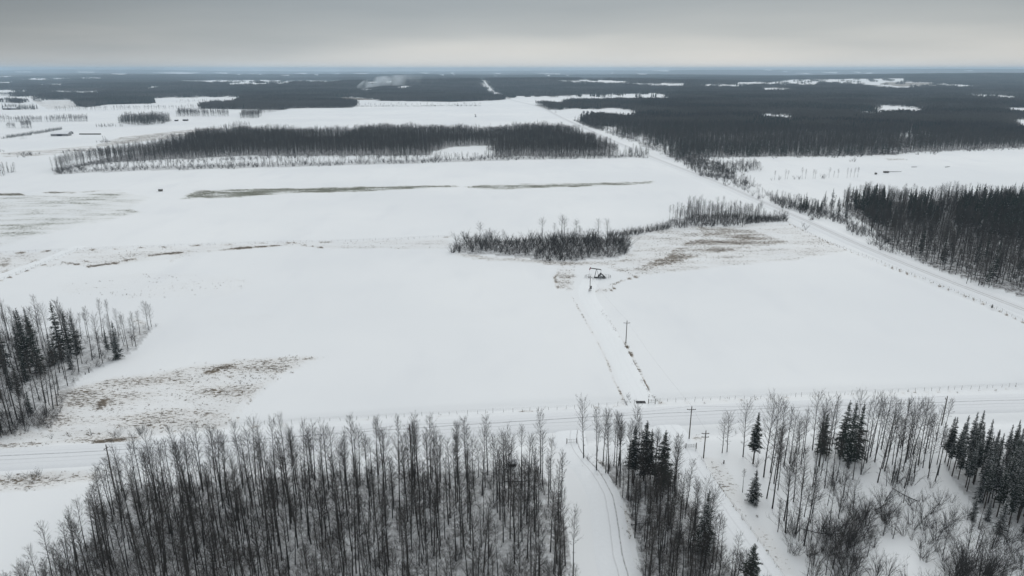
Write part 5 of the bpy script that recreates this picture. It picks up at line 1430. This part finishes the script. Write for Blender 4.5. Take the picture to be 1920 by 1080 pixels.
# ------------------------------------------------------------------ buildings, bins, bales
def shed(bx, by, w, dpt, h, rh, rz, label, name='shed', cat='shed', wallm='siding', doors=1, windows=1, roof='snowroof', group=None):
    x, y = G(bx, by); z = float(hills(x, y))
    o = thing(name, label, cat, (x, y, z), rz, group)
    b = MB(); b.box((-w / 2, -dpt / 2, -.5), (w / 2, dpt / 2, h))
    for sx in (-1, 1):
        pts = [(sx * w / 2, -dpt / 2, h), (sx * w / 2, dpt / 2, h), (sx * w / 2, 0, h + rh)]
        b.poly(pts if sx > 0 else pts[::-1])
    link('wall', b.mesh('wall', [M[wallm]]), o)
    b = MB(); e = .4; t = .25
    for sy in (-1, 1):
        y1, z1 = sy * (dpt / 2 + e), h - e * rh / (dpt / 2) + .03
        k = len(b.v)
        b.v += [(-w / 2 - e, y1, z1), (w / 2 + e, y1, z1), (w / 2 + e, 0, h + rh + .03), (-w / 2 - e, 0, h + rh + .03), (-w / 2 - e, y1, z1 + t), (w / 2 + e, y1, z1 + t), (w / 2 + e, 0, h + rh + .03 + t), (-w / 2 - e, 0, h + rh + .03 + t)]
        for f in ((0, 3, 2, 1), (4, 5, 6, 7), (0, 1, 5, 4), (1, 2, 6, 5), (3, 0, 4, 7)): b.f.append(tuple(k + i for i in f)); b.m.append(0)
    link('roof', b.mesh('roof', [M[roof]]), o)
    for k in range(doors):
        b = MB(); cx_ = (k - (doors - 1) / 2) * w / max(1, doors); b.box((cx_ - w * .12 / doors - .4, -dpt / 2 - .06, 0), (cx_ + w * .12 / doors + .4, -dpt / 2 - .01, h * .8)); link('door', b.mesh('door', [M['darkopen']]), o)
    for k in range(windows):
        cx_ = w * (.3 + .12 * k) * (1 if k % 2 else -1)
        b = MB(); b.box((cx_ - .5, -dpt / 2 - .05, h * .4), (cx_ + .5, -dpt / 2 - .012, h * .4 + 1)); link('window', b.mesh('window', [M['darkopen']]), o)
    return o
shed(115, 254.5, 24, 11, 3.2, 2.3, math.radians(6), 'long low grey farm shed with snowy roof by the spruce shelterbelt')
shed(130, 251, 9, 7, 2.6, 1.6, math.radians(-20), 'small lean grey shed right behind the long low farm shed')
shed(243, 194, 26, 12, 4, 3, 0, 'white-roofed farmhouse against the far left wood', 'house', 'house')
shed(21, 205.5, 32, 14, 4, 3, 0, 'large snow-roofed barn before the dark shelterbelt at the far left', 'barn', 'barn')
shed(192, 195, 18, 9, 3, 2, 0, 'low snow-roofed shed at the edge of the far left wood')
shed(331, 227, 6, 4, 2.4, .9, 0, 'small dark shed left of its twin in the far left field', wallm='wood', windows=0)
shed(348, 226.5, 9, 4.5, 2.8, 1.0, 0, 'longer dark shed in the far left field', wallm='wood', windows=0)
shed(1437, 219.5, 17, 10, 3.2, 3, .2, 'snow-roofed house in the left clearing of the big forest', 'house', 'house')
shed(1462, 221, 14, 8, 3, 2.2, -.2, 'snow-roofed outbuilding right of the house in the forest clearing')
shed(1606, 214, 14, 9, 3, 2.5, .1, 'snow-roofed cabin left of the larger forest clearing', 'cabin', 'cabin')
shed(1620, 213.5, 12, 8, 3, 2.4, -.1, 'snow-roofed cabin right beside another in the forest clearing', 'cabin', 'cabin')
shed(1130, 212, 9, 6, 2.6, 1.6, 0, 'small snow-topped shed right of the grain bins in the far field', wallm='wood')
shed(960, 873, 2.0, 1.2, 1.2, .35, .1, 'dark little shelter with snowy roof inside the bottom wood', 'hut', 'hut', 'wood', windows=0)
for k, (bx, lab) in enumerate(((1094.5, 'left of the three grey grain bins in the far field'), (1102, 'middle one of the three grey grain bins in the far field'), (1109.5, 'right and darkest of the three grey grain bins in the far field'))):
    x, y = G(bx, 212.5)
    o = thing('grain_bin', lab, 'grain bin', (x, y, 0), 0, 'grain bins in the far field')
    b = MB(); b.cyl((0, 0, 0), (0, 0, 4.6), 2.7, 16); link('bin_wall', b.mesh('bin_wall', [M['galv'] if k < 2 else M['steel']]), o)
    b = MB(); b.tube([(0, 0, 4.5), (0, 0, 5.9)], [2.85, .3], 16, 0, True); link('roof', b.mesh('roof', [M['galv']]), o)
    b = MB(); b.box((-.4, -2.78, .2), (.4, -2.68, 2.0)); link('door', b.mesh('door', [M['darkopen']]), o)

def bale(bx, by, r, L, rz, label, group=None, cap=True, off=(0, 0)):
    x, y = G(bx, by)
    o = thing('hay_bale', label, 'hay bale', (x + off[0], y + off[1], 0), rz, group)
    b = MB(); n = 16
    b.tube([(-L / 2, 0, r), (-L / 2 + .08, 0, r), (L / 2 - .08, 0, r), (L / 2, 0, r)], [r * .93, r, r, r * .93], n, 0, True); link('hay_roll', b.mesh('hay_roll', [M['bale']]), o)
    if cap:
        b = MB()
        A_ = [math.radians(a) for a in (50, 70, 90, 110, 130)]
        for i in range(4):
            a, c = A_[i], A_[i + 1]
            P = [(-L / 2, math.cos(a) * (r + .01), r + math.sin(a) * (r + .01)), (L / 2, math.cos(a) * (r + .01), r + math.sin(a) * (r + .01)), (L / 2, math.cos(c) * (r + .01), r + math.sin(c) * (r + .01)), (-L / 2, math.cos(c) * (r + .01), r + math.sin(c) * (r + .01))]
            up = [(p[0], p[1] * .97, p[2] + .13 * (1 - abs(p[1]) / r)) for p in P]
            b.poly(up); b.poly([P[0], P[1], up[1], up[0]]); b.poly([P[2], P[3], up[3], up[2]])
        link('snow_cap', b.mesh('snow_cap', [M['snowroof']]), o)
bale(299.3, 358.5, .95, 1.6, math.radians(4), 'left one of two grey round bales together in the upper left snowfield')
bale(299.3, 358.5, .95, 1.5, math.radians(3), 'right one of two grey round bales together in the upper left snowfield', off=(1.62, .1))
bale(1642, 327, .95, 1.7, math.radians(20), 'small lone round bale in the right-hand field')
for k in range(3):
    bale(1658, 324, .95, 1.6, math.radians(2), '%s round bale of the three-bale row in the right-hand field' % ('left', 'middle', 'right')[k], 'bales by the snow bank', off=(k * 1.72, 0))
ORD19 = 'first second third fourth fifth sixth seventh eighth ninth tenth eleventh twelfth thirteenth fourteenth fifteenth sixteenth seventeenth eighteenth nineteenth'.split()
for k in range(19):
    bale(150, 252.3, .9, 1.6, 0, 'round bale, %s from the left in the long dark row behind the farm shed' % ORD19[k], 'bales lined up at the farm', cap=False, off=(k * 1.72, -k * .02))
def log(bx, by, L, r, rz, label, rise=.5):
    x, y = G(bx, by)
    o = thing('fallen_log', label, 'log', (x, y, 0), rz)
    b = MB(); b.tube([(0, 0, r), (L * .5, .15, r + rise * .3), (L, 0, r + rise)], [r, r * .85, r * .55], 7, 0, True); link('trunk', b.mesh('log', [M['bark']]), o)
    b = MB()
    b.tube([(L * .05, 0, r * 1.95), (L * .5, .15, r * 1.8 + rise * .3), (L * .95, 0, r * 1.5 + rise)], [r * .45, r * .45, r * .25], 6, 0, True); link('snow_strip', b.mesh('snow', [M['snowroof']]), o)
    b = MB()
    for k in range(4): b.tube([(L * (.4 + .15 * k), 0, r + rise * .3), (L * (.5 + .15 * k), random.uniform(-1, 1), r + random.uniform(.5, 1.4))], [.05, .015], 4)
    link('branch', b.mesh('branch', [M['bark']]), o)
log(1663, 322.5, 14, .25, 0, 'long low snow-covered log pile trailing from the bale row in the right field', .1)
log(1709, 313.5, 5, .3, -.3, 'dark fallen log, left one of two on the right-hand field', .2)
log(1772, 313.8, 6, .3, .3, 'dark fallen log, right one of two on the right-hand field', .4)
log(944, 904, 5.5, .16, -.08, 'pale snow-covered fallen trunk inside the bottom wood', .4)
log(1183, 985, 5.0, .13, .15, 'fallen branchy trunk at the edge of the tree strip by the west lane', .3)
log(1640, 958, 6.5, .14, .5, 'long fallen stem lying in the brush of the lower right wood', 1.2)
log(1745, 965, 6.0, .13, .7, 'leaning fallen stem before the right wood clearing', 1.8)
log(1720, 940, 5.5, .12, 2.4, 'snow-lined fallen stem crossing the lower right brush', 1.0)
log(1560, 1003, 6.5, .14, 3.0, 'fallen stem pointing left out of the dense thicket', .8)
def stump(bx, by, h, label):
    x, y = G(bx, by); b = MB(); b.tube([(0, 0, -.2), (.03, 0, h * .6), (0, .02, h)], [.16, .13, .11], 7, 0, True)
    o = link('tree_stump', b.mesh('tree_stump', [M['bark']]), label=label, category='stump'); o.location = (x, y, 0)
stump(167, 699, 1.5, 'broken dark stump on the snow before the left wood')
stump(160, 702, .7, 'low stump left of the taller broken stump before the left wood')
stump(117, 692, 1.2, 'short stump under the trees of the left wood')
stump(1357, 868, .8, 'small stump on the snow right of the short utility pole')

# ------------------------------------------------------------------ air and smoke
def haze():
    b = MB(); b.box((-36000, -36000, -14), (36000, 36000, 137))
    m = bpy.data.materials.new('winter_haze'); m.use_nodes = True
    n = m.node_tree.nodes; l = m.node_tree.links; n.clear()
    out = n.new('ShaderNodeOutputMaterial'); v = n.new('ShaderNodeVolumePrincipled')
    v.inputs['Color'].default_value = (.64, .83, 1.0, 1); v.inputs['Density'].default_value = 7.6e-5; v.inputs['Anisotropy'].default_value = .2
    l.new(v.outputs[0], out.inputs['Volume'])
    link('haze', b.mesh('haze', [m]), kind='stuff', label='faint blue-grey winter haze over the whole plain', category='haze')
haze()
def smoke():
    x, y = G(668, 170); z = float(hills(x, y))
    m = bpy.data.materials.new('smoke_plume'); m.use_nodes = True
    n = m.node_tree.nodes; l = m.node_tree.links; n.clear()
    out = n.new('ShaderNodeOutputMaterial'); v = n.new('ShaderNodeVolumePrincipled')
    v.inputs['Color'].default_value = (.90, .96, 1.0, 1)
    t = n.new('ShaderNodeTexCoord'); z1 = n.new('ShaderNodeTexNoise'); z1.inputs['Scale'].default_value = .018; z1.inputs['Detail'].default_value = 4
    l.new(t.outputs['Object'], z1.inputs['Vector'])
    r = n.new('ShaderNodeMapRange'); r.inputs[1].default_value = .42; r.inputs[2].default_value = .68; r.inputs[3].default_value = 0; r.inputs[4].default_value = 1
    l.new(z1.outputs['Fac'], r.inputs[0])
    sx = n.new('ShaderNodeSeparateXYZ'); l.new(t.outputs['Object'], sx.inputs[0])
    fx = n.new('ShaderNodeMapRange'); fx.inputs[1].default_value = 0; fx.inputs[2].default_value = 300; fx.inputs[3].default_value = .075; fx.inputs[4].default_value = .0012
    l.new(sx.outputs['X'], fx.inputs[0])
    mu = n.new('ShaderNodeMath'); mu.operation = 'MULTIPLY'; l.new(r.outputs[0], mu.inputs[0]); l.new(fx.outputs[0], mu.inputs[1])
    l.new(mu.outputs[0], v.inputs['Density']); l.new(v.outputs[0], out.inputs['Volume'])
    b = MB()
    b.tube([(0, 0, 0), (10, 0, 12), (38, 5, 26), (95, 15, 38), (180, 25, 43), (290, 40, 45), (400, 60, 46)], [5, 11, 18, 22, 24, 22, 14], 12, 0, True)
    o = link('smoke', b.mesh('smoke', [m], True), kind='stuff', label='white smoke plume drifting right from a fire in the far forest', category='smoke')
    o.location = (x, y, z + 1)
smoke()
print('objects', len(scene.objects))
